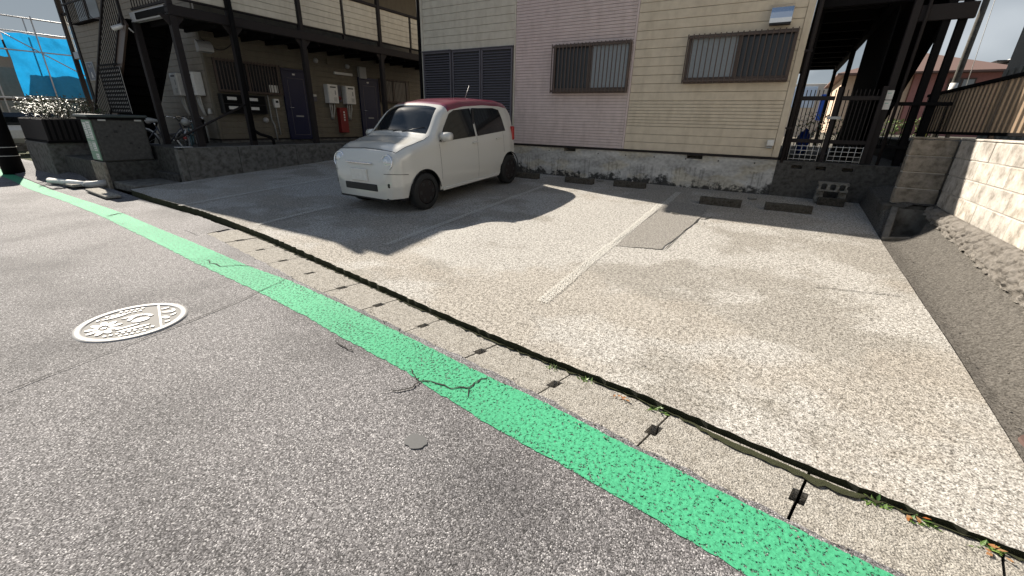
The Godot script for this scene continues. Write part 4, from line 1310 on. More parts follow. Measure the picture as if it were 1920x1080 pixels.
	for k in 46:
		var base := Vector3(rng.randf_range(-15.6, -14.1), 1.30, rng.randf_range(-4.2, -3.15))
		var tip := base + Vector3(rng.randf_range(-.28, .28), rng.randf_range(.16, .52), rng.randf_range(-.2, .28))
		tube_to(tw, [base, base.lerp(tip, .5) + Vector3(0, .04, 0), tip], .007, 5, .003)
		var pinkish := rng.randf() < .45
		for j in 46:
			var t := rng.randf_range(.35, 1.05)
			var p := base.lerp(tip, t) + Vector3(rng.randf_range(-.10, .10), rng.randf_range(-.07, .07), rng.randf_range(-.10, .10))
			var d := Vector3(rng.randf_range(-1, 1), rng.randf_range(-.3, .9), rng.randf_range(-1, 1)).normalized()
			var col := Color(.035, .065, .02).lerp(Color(.10, .12, .04), rng.randf())
			if pinkish and rng.randf() < .5: col = Color(.16, .12, .08).lerp(Color(.32, .25, .2), rng.randf())
			leaf_mesh_to(st, p, d, Vector3.UP, rng.randf_range(.05, .085), rng.randf_range(.018, .03), col)
	obj("branches", tw, M.wood, sh)
	var fo := obj("foliage", st, M.leaf, sh)
	# asphalt ramp and broken slabs beside the road
	st = S(true)
	for i in 30:
		for k in 10:
			var q := func(ii, kk) -> Vector3:
				var x := lerpf(-19.0, -12.4, ii / 30.0)
				var t: float = kk / 10.0
				var z := lerpf(lerp_line(green_hi, x) - .02, -3.35, t)
				return Vector3(x, .012 + .16 * smoothstep(0.0, 1.0, t) * smoothstep(-12.4, -13.4, x), z)
			quad(st, q.call(i, k), q.call(i + 1, k), q.call(i + 1, k + 1), q.call(i, k + 1), Vector3.UP)
	struct("asphalt_apron", st, M.asphalt)
	var sl := thing("loose_slab", "broken pale concrete slab lying at the road edge", "slab", Vector3(-11.4, 0, -2.95))
	pc("slab", M.cover, sl, Vector3(-10.9, .035, -2.86), Vector3(1.3, .05, .22), .01, Basis(Vector3.UP, -.06))
	var sl2 := thing("loose_slab", "flat grey concrete slab tipped beside the plinth foot", "slab", Vector3(-12.8, 0, -2.9))
	pc("slab", M.cover, sl2, Vector3(-12.7, .05, -2.92), Vector3(1.2, .05, .35), .01, Basis(Vector3.BACK, .02))
	var pv := thing("drain_pipe", "white plastic drain pipe with an elbow lying at the plinth foot", "pipe", Vector3(-11.9, 0, -3))
	tube("pipe", M.white_plastic, pv, [Vector3(-13.1, .10, -2.66), Vector3(-12.0, .085, -2.98)], .055, 14)
	tube("elbow", M.galv, pv, [Vector3(-12.05, .085, -2.96), Vector3(-11.9, .09, -3.02), Vector3(-11.80, .11, -3.12), Vector3(-11.78, .12, -3.22)], .066, 14)
	# utility pole at the left edge with reflective bands
	var up := thing("steel_post", "thick dark steel post with two pale bands beside the planter", "post", Vector3(-16.1, 0, -2.72))
	tube("shaft", M.steel_dark, up, [Vector3(-16.1, -.05, -2.72), Vector3(-16.1, 2.0, -2.72)], .20, 20, .19)
	for yy in [.42, .62]:
		tube("band", M.off_white, up, [Vector3(-16.1, yy, -2.72), Vector3(-16.1, yy + .015, -2.72)], .214, 20)
	# bicycles
	bicycle("parked bicycle with grey saddle between the waste box and the gallery post", Vector3(-12.75, .47, -4.85), .55, false, mat(c(.03, .03, .04), .4))
	bicycle("parked bicycle with black front basket behind the gallery post", Vector3(-11.85, .47, -5.0), 2.6, true, mat(c(.03, .07, .08), .4))
	# camera on the gallery post
	var cc := thing("security_camera", "white tubular security camera on the steel gallery post", "camera", Vector3(-12.4, 3.1, -4.6))
	tube("mount", M.white_plastic, cc, [Vector3(-12.36, 3.08, -4.60), Vector3(-12.36, 3.16, -4.52), Vector3(-12.50, 3.18, -4.50)], .014, 8)
	tube("housing", M.white_plastic, cc, [Vector3(-12.50, 3.20, -4.50), Vector3(-12.66, 3.13, -4.36)], .04, 14)
	tube("hood", M.galv, cc, [Vector3(-12.51, 3.215, -4.495), Vector3(-12.675, 3.145, -4.35)], .037, 10)
	# blue tag
	var tg := thing("blue_tag", "small pale blue plate fixed below the stair rail", "tag", Vector3(-15.1, 1.1, -4.35))
	mm("plate", mat(c(.12, .4, .75), .5), tg, Vector3(-15.13, 1.0, -4.36), Vector3(-15.02, 1.28, -4.352), .001)

func bicycle(label: String, p: Vector3, turn: float, basket: bool, fm: Material) -> void:
	var b := thing("bicycle", label, "bicycle", p, "bicycles parked under the stair")
	b.rotation.y = turn
	org[b] = Vector3.ZERO
	var T := func(v: Array) -> Array: return v
	for xx in [-.53, .53]:
		var wh := TorusMesh.new()
		wh.inner_radius = .29
		wh.outer_radius = .325
		wh.rings = 28
		wh.ring_segments = 8
		var tyre := put("wheel", wh, M.rubber, b, Vector3(xx, .325, 0), Basis(Vector3.RIGHT, PI / 2))
		org[tyre] = Vector3.ZERO
		var sp := S()
		for k in 14:
			var a := PI * k / 7.0
			tube_to(sp, [Vector3.ZERO, Vector3(cos(a) * .295, 0, sin(a) * .295)], .0022, 4)
		sp.generate_normals()
		put("spokes", sp.commit(), M.galv, tyre, Vector3.ZERO)
		var fe := []
		for k in 9:
			var a := lerpf(.3, 2.7, k / 8.0)
			fe.append(Vector3(xx + cos(a) * .35, .325 + sin(a) * .35, 0))
		tube("mudguard", M.galv, b, fe, .018, 6)
	var bb := Vector3(-.05, .28, 0)
	var seat := Vector3(-.20, .72, 0)
	var head := Vector3(.38, .68, 0)
	for e in [[bb, seat], [bb, head], [seat.lerp(bb, .45), head + Vector3(.02, -.1, 0)], [bb, Vector3(-.53, .325, .04)], [seat.lerp(bb, .1), Vector3(-.53, .325, .04)], [head + Vector3(0, .12, 0), Vector3(.53, .325, .05)]]:
		tube("frame_tube", fm, b, [e[0], e[1]], .017, 8)
	tube("seat_post", M.chrome, b, [seat, seat + Vector3(-.03, .1, 0)], .013, 8)
	var sd := S(true)
	tube_to(sd, [Vector3(-.37, .84, 0), Vector3(-.27, .85, 0), Vector3(-.08, .84, 0)], .085, 10, .025)
	obj("saddle", sd, M.grey_plastic, b)
	tube("handlebar", M.chrome, b, [Vector3(.18, .92, -.28), Vector3(.30, .95, -.24), Vector3(.40, .92, -.1), Vector3(.38, .84, 0), Vector3(.40, .92, .1), Vector3(.30, .95, .24), Vector3(.18, .92, .28)], .012, 8)
	mm("rear_reflector", M.red, b, Vector3(-.90, .50, -.03), Vector3(-.88, .56, .03))
	tube("stand", M.galv, b, [Vector3(-.53, .3, .05), Vector3(-.62, .0, .12)], .01, 6)
	if basket:
		var bs := S()
		for k in 7:
			for zz in [-.17, .17]:
				box_to(bs, Vector3(.42 + k * .05, .83, zz), Vector3(.008, .26, .008), .001)
		for k in 7:
			for xx in [.41, .73]:
				box_to(bs, Vector3(xx, .83, -.17 + k * .057), Vector3(.008, .26, .008), .001)
		for yy in [.71, .78, .85, .91, .96]:
			for zz in [-.17, .17]: box_to(bs, Vector3(.57, yy, zz), Vector3(.33, .012, .012), .001)
			for xx in [.41, .73]: box_to(bs, Vector3(xx, yy, 0), Vector3(.012, .012, .34), .001)
		box_to(bs, Vector3(.57, .70, 0), Vector3(.33, .008, .34), .001)
		obj("basket", bs, M.black, b)

func heater(label: String, p: Vector3, face: Vector3) -> void:
	# gas water heater on a wall; p is the centre of its back, face the way it looks
	var h := thing("water_heater", label, "water heater", p, "gas water heaters on the gallery walls")
	h.rotation.y = atan2(face.x, face.z)
	org[h] = Vector3.ZERO
	mm("case", M.white_plastic, h, Vector3(-.175, -.26, 0), Vector3(.175, .26, .20), .012)
	mm("front_panel", M.white_plastic, h, Vector3(-.165, -.25, .20), Vector3(.165, .25, .212), .006)
	mm("flue_slot", M.black, h, Vector3(-.10, .17, .212), Vector3(.10, .205, .218), .003)
	mm("control_label", M.grey_plastic, h, Vector3(.05, -.02, .212), Vector3(.09, .10, .215), .001)
	for k in 6:
		mm("intake_slot", M.grey_plastic, h, Vector3(.0, -.20 + k * .02, .212), Vector3(.12, -.19 + k * .02, .2145), .001)
	var i := 0
	for xx in [-.09, -.02, .07]:
		tube("pipe", M.off_white if i else M.galv, h, [Vector3(xx, -.26, .10), Vector3(xx, -.40, .10), Vector3(xx * .5, -.62, .06), Vector3(xx * .5, -.72, .03)], .015, 7)
		i += 1

func small_things() -> void:
	var X := -12.1
	heater("white water heater on the gable wall, next to the stair", Vector3(-13.35, 2.17, -5.74), Vector3(0, 0, 1))
	heater("white water heater on the gable wall, next to the wall corner", Vector3(-12.52, 2.17, -5.74), Vector3(0, 0, 1))
	heater("white water heater right of the navy door, left of the fire bell", Vector3(X, 2.15, -9.08), Vector3(1, 0, 0))
	heater("grey white water heater right of the fire bell", Vector3(X, 2.15, -9.72), Vector3(1, 0, 0))
	var mb := thing("mailbox_bank", "black bank of four mailboxes with white name slots under the barred window", "mailbox", Vector3(X, 1.50, -6.4))
	mm("case", M.black, mb, Vector3(X, 1.52, -6.98), Vector3(X + .18, 1.97, -5.88), .008)
	for i in 2:
		for k in 2:
			var dr := mm("door", M.steel_dark, mb, Vector3(X + .18, 1.54 + i * .215, -6.94 + k * .53), Vector3(X + .19, 1.74 + i * .215, -6.44 + k * .53), .004)
			mm("name_slot", M.white_plastic, dr, Vector3(X + .19, 1.62 + i * .215, -6.75 + k * .53), Vector3(X + .196, 1.69 + i * .215, -6.53 + k * .53), .002)
	var mt := thing("electric_meter", "small white electricity meter on the wall beside the navy door", "meter", Vector3(X, 1.7, -7.32))
	mm("case", M.white_plastic, mt, Vector3(X, 1.70, -7.39), Vector3(X + .10, 1.92, -7.25), .015)
	mm("dial", M.black, mt, Vector3(X + .10, 1.82, -7.36), Vector3(X + .104, 1.88, -7.28), .002)
	var fb := thing("fire_bell", "dark fire alarm panel with a red lamp between the water heaters", "fire alarm", Vector3(X, 2.0, -9.4))
	mm("panel", M.louver, fb, Vector3(X, 1.95, -9.48), Vector3(X + .06, 2.42, -9.30), .004)
	tube("lamp", M.red, fb, [Vector3(X + .06, 2.05, -9.39), Vector3(X + .09, 2.05, -9.39)], .055, 14)
	var ex := thing("extinguisher_box", "red fire extinguisher cabinet below the fire bell", "fire extinguisher", Vector3(X, 1.1, -9.35))
	mm("cabinet", M.red, ex, Vector3(X, 1.05, -9.56), Vector3(X + .16, 1.78, -9.28), .01)
	for k in 4:
		mm("mark", M.white_plastic, ex, Vector3(X + .16, 1.40 + k * .075, -9.45), Vector3(X + .163, 1.45 + k * .075, -9.40), .001)
	var ip := thing("intercom", "small dark intercom panel with pale top beside the navy door", "intercom", Vector3(X, 1.95, -8.5))
	mm("panel", M.louver, ip, Vector3(X, 1.92, -8.62), Vector3(X + .03, 2.05, -8.52), .004)
	mm("top", M.off_white, ip, Vector3(X, 2.05, -8.62), Vector3(X + .03, 2.11, -8.52), .004)
	var fl := thing("fluorescent_light", "unlit white fluorescent tube fitting on the gallery wall", "light fitting", Vector3(X, 2.7, -9.65))
	mm("tray", M.white_plastic, fl, Vector3(X, 2.72, -10.0), Vector3(X + .05, 2.79, -9.33), .006)
	tube("tube", M.white_plastic, fl, [Vector3(X + .07, 2.73, -9.97), Vector3(X + .07, 2.73, -9.36)], .016, 10)
	var va := thing("pipe_cap", "small white bell shaped conduit cap near the wall corner", "cap", Vector3(-12.2, 1.6, -5.7))
	tube("bell", M.off_white, va, [Vector3(-12.25, 1.50, -5.70), Vector3(-12.25, 1.62, -5.70)], .055, 12, .03)
	var bl := thing("bollard", "short dark grey post standing against the gable wall", "post", Vector3(-12.6, .82, -5.6))
	tube("shaft", M.steel, bl, [Vector3(-12.5, .46, -5.55), Vector3(-12.5, 1.30, -5.55)], .07, 12)
	tube("cap", M.steel_dark, bl, [Vector3(-12.5, 1.30, -5.55), Vector3(-12.5, 1.36, -5.55)], .085, 12)
	# wheel stops
	var sl := ["weathered concrete wheel stop with chipped black front beside the repair patch", "weathered concrete wheel stop next to the stacked hollow blocks", "dark weathered concrete wheel stop near the parked car", "dark concrete wheel stop with a pale stone shard behind it", "concrete wheel stop behind the car's rear wheel"]
	var sp := [[-.90, -.31, -7.32, .0], [0.0, .60, -7.39, -.03], [-3.52, -2.94, -7.92, 0.0], [-2.55, -1.96, -8.02, .02], [-4.75, -4.15, -7.93, 0.0]]
	for i in 5:
		var s: Array = sp[i]
		var cx: float = (s[0] + s[1]) * .5
		var cy := lot_y(s[2])
		var o := thing("wheel_stop", sl[i], "wheel stop", Vector3(cx, cy, s[2]), "concrete wheel stops")
		var st := S(true)
		var nn := noise(FastNoiseLite.TYPE_SIMPLEX, 9.0, 200 + i, 4)
		# rough bar: section with sloped faces, edges knocked off
		var prof := [Vector2(.065, -.02), Vector2(.062, .085), Vector2(.05, .105), Vector2(-.05, .105), Vector2(-.062, .09), Vector2(-.065, -.02)]
		var ln: float = s[1] - s[0]
		var g := func(u: int, v: int) -> Vector3:
			var q: Vector2 = prof[v]
			var x := lerpf(-ln * .5, ln * .5, u / 24.0)
			var pos := Vector3(cx + x, cy + q.y, s[2] + q.x)
			if v > 0 and v < 5: pos += Vector3(0, 1, 0) * nn.get_noise_3d(pos.x, pos.y * 2, pos.z) * .010 + Vector3(0, 0, 1) * nn.get_noise_3d(pos.z, pos.x, pos.y) * .008
			return pos
		for u in 24:
			for v in 5:
				var mid: Vector2 = (prof[v] + prof[v + 1]) * .5 - Vector2(0, .04)
				quad(st, g.call(u, v), g.call(u + 1, v), g.call(u + 1, v + 1), g.call(u, v + 1), Vector3(0, mid.y, mid.x))
		for e in [0, 24]:
			for v in range(1, 5):
				tri(st, g.call(e, 0), g.call(e, v), g.call(e, v + 1), Vector3(-1 if e == 0 else 1, 0, 0))
		obj("bar", st, M.stop, o)
	# pale stone shard and bits on the slab
	var sd := thing("stone_shard", "pale pointed stone shard leaning behind a wheel stop", "stone", at_lot(1184, 336))
	var ss := S()
	var o3 := Vector3(-2.28, lot_y(-8.2), -8.22)
	var sp2 := [Vector3(-.07, -.01, .03), Vector3(.07, -.01, .03), Vector3(.05, .0, -.04), Vector3(-.06, 0, -.03), Vector3(.015, .10, -.01)]
	for f in [[0, 1, 4], [1, 2, 4], [2, 3, 4], [3, 0, 4]]:
		tri(ss, o3 + sp2[f[0]], o3 + sp2[f[1]], o3 + sp2[f[2]], (sp2[f[0]] + sp2[f[1]]) + Vector3(0, .05, 0))
	obj("shard", ss, M.block, sd)
	var wd := 0
	for q in [[1410, 373, .05, "round white disc lying on the slab behind a wheel stop"], [1265, 401, .045, "pale round spot of lime on the repair patch"], [1125, 340, .05, "pale flat chip on the slab between two wheel stops"]]:
		var pp := at_lot(q[0], q[1])
		var d := thing("pale_disc", q[3], "disc", pp)
		var cy2 := CylinderMesh.new()
		cy2.top_radius = q[2] * 1.3
		cy2.bottom_radius = q[2] * 1.35
		cy2.height = .012
		cy2.radial_segments = 20
		put("disc", cy2, M.cinder, d, pp + Vector3(0, .012, 0))
	# stacked hollow blocks
	hollow_block("grey three hole concrete block lying flat on two supporting blocks", Vector3(.84, .615, -8.24))
	var sb := [["concrete block standing on end under the hollow block, left support", Vector3(.70, .525, -8.34), Vector3(.10, .19, .25)], ["concrete block under the hollow block, right support", Vector3(.99, .525, -8.34), Vector3(.10, .19, .25)], ["dark solid block lying in front of the two supports", Vector3(.86, .47, -8.13), Vector3(.34, .115, .12)]]
	for s in sb:
		var o := thing("concrete_block", s[0], "block", s[1] - Vector3(0, s[2].y * .5, 0), "stacked concrete blocks")
		pc("block", M.cinder if s[1].z < -8.2 else M.stop, o, s[1], s[2], .008)
	# manhole, drain, tar spot
	manhole(at_y(250, 601.5))
	var dc := thing("drain_cover", "small rusty round drain cover set in the side lane", "drain cover", Vector3(1.42, .085, -2.76))
	var cy := CylinderMesh.new()
	cy.top_radius = .075
	cy.bottom_radius = .08
	cy.height = .02
	var dcp := Vector3(1.42, lot_y(-2.76) - .006, -2.76)
	put("lid", cy, mat(c(.10, .06, .05), .8), dc, dcp + Vector3(0, .002, 0))
	for k in 3:
		pc("slot", M.black, dc, dcp + Vector3(0, .013, -.03 + k * .03), Vector3(.07, .003, .008), .001)
	var tb := thing("tar_patch", "small smooth dark round tar patch on the asphalt", "patch", at_y(780, 829))
	var tp := PackedVector2Array()
	for k in 18:
		var a := TAU * k / 18
		tp.append(Vector2(cos(a) * .062 * rng.randf_range(.85, 1.1), sin(a) * .05 * rng.randf_range(.85, 1.1)))
	var ts := S()
	var tc := at_y(780, 829)
	for k in tp.size(): tp[k] += Vector2(tc.x, tc.z)
	slab_to(ts, tp, -.01, .006)
	obj("tar", ts, surf(c(.075, .077, .08), .7, M.siding.albedo_texture, .2), tb)
	weeds()
	pebbles()

func hollow_block(label: String, p: Vector3) -> void:
	# lies on its side: the three holes look to the street
	var o := thing("hollow_block", label, "block", p, "")
	var cs := CSGBox3D.new()
	cs.name = "block"
	cs.size = Vector3(.39, .13, .19)
	cs.material = M.cinder
	for k in 3:
		var h := CSGPolygon3D.new()
		h.operation = CSGShape3D.OPERATION_SUBTRACTION
		h.polygon = PackedVector2Array([Vector2(-.036, -.03), Vector2(-.028, -.042), Vector2(.028, -.042), Vector2(.036, -.03), Vector2(.036, .03), Vector2(.028, .042), Vector2(-.028, .042), Vector2(-.036, .03)])
		h.depth = .5
		h.position = Vector3(-.115 + k * .115, 0, .25)
		h.material = M.cinder
		h.name = "hole"
		cs.add_child(h, true)
	for sx in [-1, 1]:
		var e := CSGCylinder3D.new()
		e.operation = CSGShape3D.OPERATION_SUBTRACTION
		e.radius = .035
		e.height = .5
		e.rotation.x = PI / 2
		e.position = Vector3(.205 * sx, 0, 0)
		e.material = M.cinder
		e.name = "notch"
		cs.add_child(e, true)
	cs.position = Vector3(0, .07, 0)
	o.add_child(cs)

func manhole(p: Vector3) -> void:
	var o := thing("manhole_cover", "pale ornamental round manhole cover with flower and wave relief in the road", "manhole cover", p)
	var R := .335
	var y := -.019
	var base := CylinderMesh.new()
	base.top_radius = R * .98
	base.bottom_radius = R
	base.height = .03
	base.radial_segments = 64
	put("plate", base, M.iron_dark, o, p + Vector3(0, y + .0, 0))
	var ring := S(true)
	var seg := 72
	for k in seg:
		var a := TAU * k / seg
		var b := TAU * (k + 1) / seg
		var v := func(ang, r, yy) -> Vector3: return p + Vector3(cos(ang) * r, y + yy, sin(ang) * r)
		quad(ring, v.call(a, R * 1.01, .021), v.call(b, R * 1.01, .021), v.call(b, R * .875, .021), v.call(a, R * .875, .021), Vector3.UP)
		quad(ring, v.call(a, R * .875, .021), v.call(b, R * .875, .021), v.call(b, R * .865, .012), v.call(a, R * .865, .012), Vector3.UP)
		quad(ring, v.call(a, R * 1.01, .021), v.call(b, R * 1.01, .021), v.call(b, R * 1.03, .0), v.call(a, R * 1.03, .0), Vector3(cos(a), 1, sin(a)))
	obj("rim", ring, M.iron, o)
	# relief in the picture's own left-right (u) and away (v) directions
	var u := Vector3(.32, 0, -.947).normalized()
	var v := Vector3(-.947, 0, -.32).normalized()
	var rs := S()
	var rel := func(poly: PackedVector2Array) -> void:
		var q := PackedVector2Array()
		for e in poly:
			var w: Vector3 = p + u * e.x * R + v * e.y * R
			q.append(Vector2(w.x, w.z))
		slab_to(rs, q, p.y + y + .01, p.y + y + .021)
	var ell := func(cx, cy, a, b, ang) -> PackedVector2Array:
		var q := PackedVector2Array()
		for k in 14:
			var t := TAU * k / 14
			var e := Vector2(cos(t) * a, sin(t) * b).rotated(ang)
			q.append(e + Vector2(cx, cy))
		return q
	# flower with petals
	var fc := Vector2(-.50, -.10)
	for k in 9:
		var a := TAU * k / 9.0 + .2
		rel.call(ell.call(fc.x + cos(a) * .20, fc.y + sin(a) * .27, .125, .062, a))
	rel.call(ell.call(fc.x, fc.y, .055, .06, 0))
	for q in [[-.30, .50, .22, .06, .35], [-.02, .30, .20, .045, .2], [.0, -.46, .30, .055, .12], [-.10, -.30, .22, .04, .25]]:
		rel.call(ell.call(q[0], q[1], q[2], q[3], q[4]))
	# curled sheath of beads round a smooth body
	for k in 8:
		var a := 2.9 - k * .36
		rel.call(ell.call(.13 + cos(a) * .20, .05 + sin(a) * .24, .05, .055, a))
	rel.call(ell.call(.13, -.03, .17, .12, .2))
	# water dashes
	for i in 11:
		for k in 11:
			var e := Vector2(-.62 + i * .10 + (k % 2) * .05, -.75 + k * .15)
			if e.length() > .80 or e.x > .42: continue
			if (e - fc).length() < .40 or Vector2(e.x - .12, e.y * .95).length() < .36: continue
			if absf(e.y - .42 - e.x * .3) < .13 or absf(e.y + .42 - e.x * .1) < .12: continue
			rel.call(ell.call(e.x, e.y, .034, .046, .3))
	# straight band and the sector beyond it
	rel.call(PackedVector2Array([Vector2(.46, -.72), Vector2(.50, -.70), Vector2(.50, .70), Vector2(.46, .72)]))
	for q in [[.60, .42, .09, .045, .3], [.63, .14, .13, .05, -.5], [.58, -.20, .06, .11, .5], [.73, -.10, .08, .035, .8], [.60, -.46, .055, .045, 0], [.75, .20, .03, .1, .2]]:
		rel.call(ell.call(q[0], q[1], q[2], q[3], q[4]))
	obj("relief", rs, M.iron, o)

func pebbles() -> void:
	var st := S()
	var one := func(p: Vector3, r: float) -> void:
		var v := []
		for k in 6:
			var d: Vector3 = [Vector3.RIGHT, Vector3.LEFT, Vector3.UP, Vector3.DOWN, Vector3.BACK, Vector3.FORWARD][k]
			v.append(p + d * r * rng.randf_range(.6, 1.2) * Vector3(1, .7, 1))
		for f in [[0, 2, 4], [0, 2, 5], [1, 2, 4], [1, 2, 5], [0, 3, 4], [0, 3, 5], [1, 3, 4], [1, 3, 5]]:
			tri(st, v[f[0]], v[f[1]], v[f[2]], (v[f[0]] + v[f[1]] + v[f[2]]) / 3.0 - p)
	for k in 260:
		var x := rng.randf_range(-6, 1.3)
		one.call(Vector3(x, .006, lerp_line(lot_edge, x) + rng.randf_range(.035, .10) * rng.randf_range(.5, 1.6)), rng.randf_range(.003, .009))
	for k in 130:
		var x := rng.randf_range(-8, 1.2)
		var z := rng.randf_range(-8.3, -2.3)
		one.call(Vector3(x, lot_y(z) + .006, z), rng.randf_range(.003, .010))
	for k in 160:
		var x := rng.randf_range(-5, .9)
		var z := lerp_line(gut_out, x) + rng.randf_range(-.03, .10)
		one.call(Vector3(x, .014, z), rng.randf_range(.003, .008))
	for k in 90:
		var z := rng.randf_range(-6.9, -2.0)
		one.call(Vector3(rng.randf_range(1.32, 1.7), lot_y(z) + .03 + .1 * rng.randf() * 0.0, z), rng.randf_range(.004, .012))
	var o := obj("pebbles", st, M.rubble, self)
	tag(o, "loose grit and pebbles lying along the slab joint and the lot", "pebbles", "", "stuff")

func weeds() -> void:
	var spots := [[1040, 688, .8, "tiny weed tuft at the slab edge beside a cover joint"], [1103, 708, 1.0, "small grassy weed tuft sprouting from the slab joint"], [1235, 766, 1.1, "weed with broad leaves and dry stalks in the slab joint"], [1640, 938, 1.0, "dark leafy weed rosette in the slab joint"], [1722, 972, 1.2, "weed rosette beside orange dead leaves"], [1850, 1022, 1.3, "sprawling weed with pale leaves over the gutter cover"], [735, 548, .6, "very small weed in the joint near the lane"]]
	for s in spots:
		var p := at_y(s[0], s[1], .005)
		p.z = lerp_line(lot_edge, p.x) + .03
		var st := S()
		for k in 26:
			var a := rng.randf() * TAU
			var d := Vector3(cos(a), rng.randf_range(.15, .9), sin(a) * .8 + .25).normalized()
			var col := Color(.045, .10, .02).lerp(Color(.16, .24, .06), rng.randf())
			leaf_mesh_to(st, p + Vector3(rng.randf_range(-.04, .04), 0, rng.randf_range(-.015, .02)), d, Vector3.UP, rng.randf_range(.012, .045) * s[2], rng.randf_range(.007, .016) * s[2], col)
		st.generate_normals()
		var o := put("weed", st.commit(), M.leaf, self, Vector3.ZERO)
		tag(o, s[3], "weed", "weeds in the slab joint")
	for s in [[1708, 966, "orange dead leaves caught in the slab joint"], [1880, 1040, "scattered brown dead leaf bits on the gutter cover"], [1162, 745, "dry straw stalk lying on the gutter cover"]]:
		var p := at_y(s[0], s[1], .012)
		var st := S()
		for k in 7:
			var a := rng.randf() * TAU
			leaf_mesh_to(st, p + Vector3(rng.randf_range(-.05, .05), rng.randf_range(0, .015), rng.randf_range(-.02, .03)), Vector3(cos(a), rng.randf_range(-.1, .3), sin(a)).normalized(), Vector3.UP, rng.randf_range(.015, .035), rng.randf_range(.008, .02), Color(.30, .09, .02).lerp(Color(.28, .2, .1), rng.randf()))
		st.generate_normals()
		var o := put("dead_leaves", st.commit(), M.leaf, self, Vector3.ZERO)
		tag(o, s[2], "dead leaves", "")

# ---------------------------------------------------------------- the parked hatchback
func ip(t: Array, s: float) -> float:
	for i in t.size() - 1:
		if s <= t[i + 1][0]:
			var k: float = clampf((s - t[i][0]) / (t[i + 1][0] - t[i][0]), 0, 1)
			k = k * k * (3 - 2 * k) * .5 + k * .5
			return lerpf(t[i][1], t[i + 1][1], k)
	return t[-1][1]

var car_top := [[0.0, .62], [.05, .78], [.14, .90], [.40, .985], [.72, 1.04], [.80, 1.07], [1.25, 1.44], [1.42, 1.515], [1.8, 1.555], [2.3, 1.56], [2.8, 1.535], [3.10, 1.49], [3.22, 1.40], [3.32, 1.08], [3.37, .80], [3.39, .62]]
var car_wid := [[0.0, .50], [.06, .60], [.18, .685], [.40, .725], [.9, .738], [2.4, .738], [3.0, .725], [3.24, .68], [3.34, .60], [3.39, .50]]
const WF := .60
const WR := 3.06 - .02

func car_side(s: float, y: float) -> float:
	var w := ip(car_wid, s)
	var yb := .90
	var x := w
	if y < .42: x -= (.42 - y) * .16
	if y > .62: x -= (y - .62) * .05
	if y > yb: x -= (y - yb) * .20
	return x

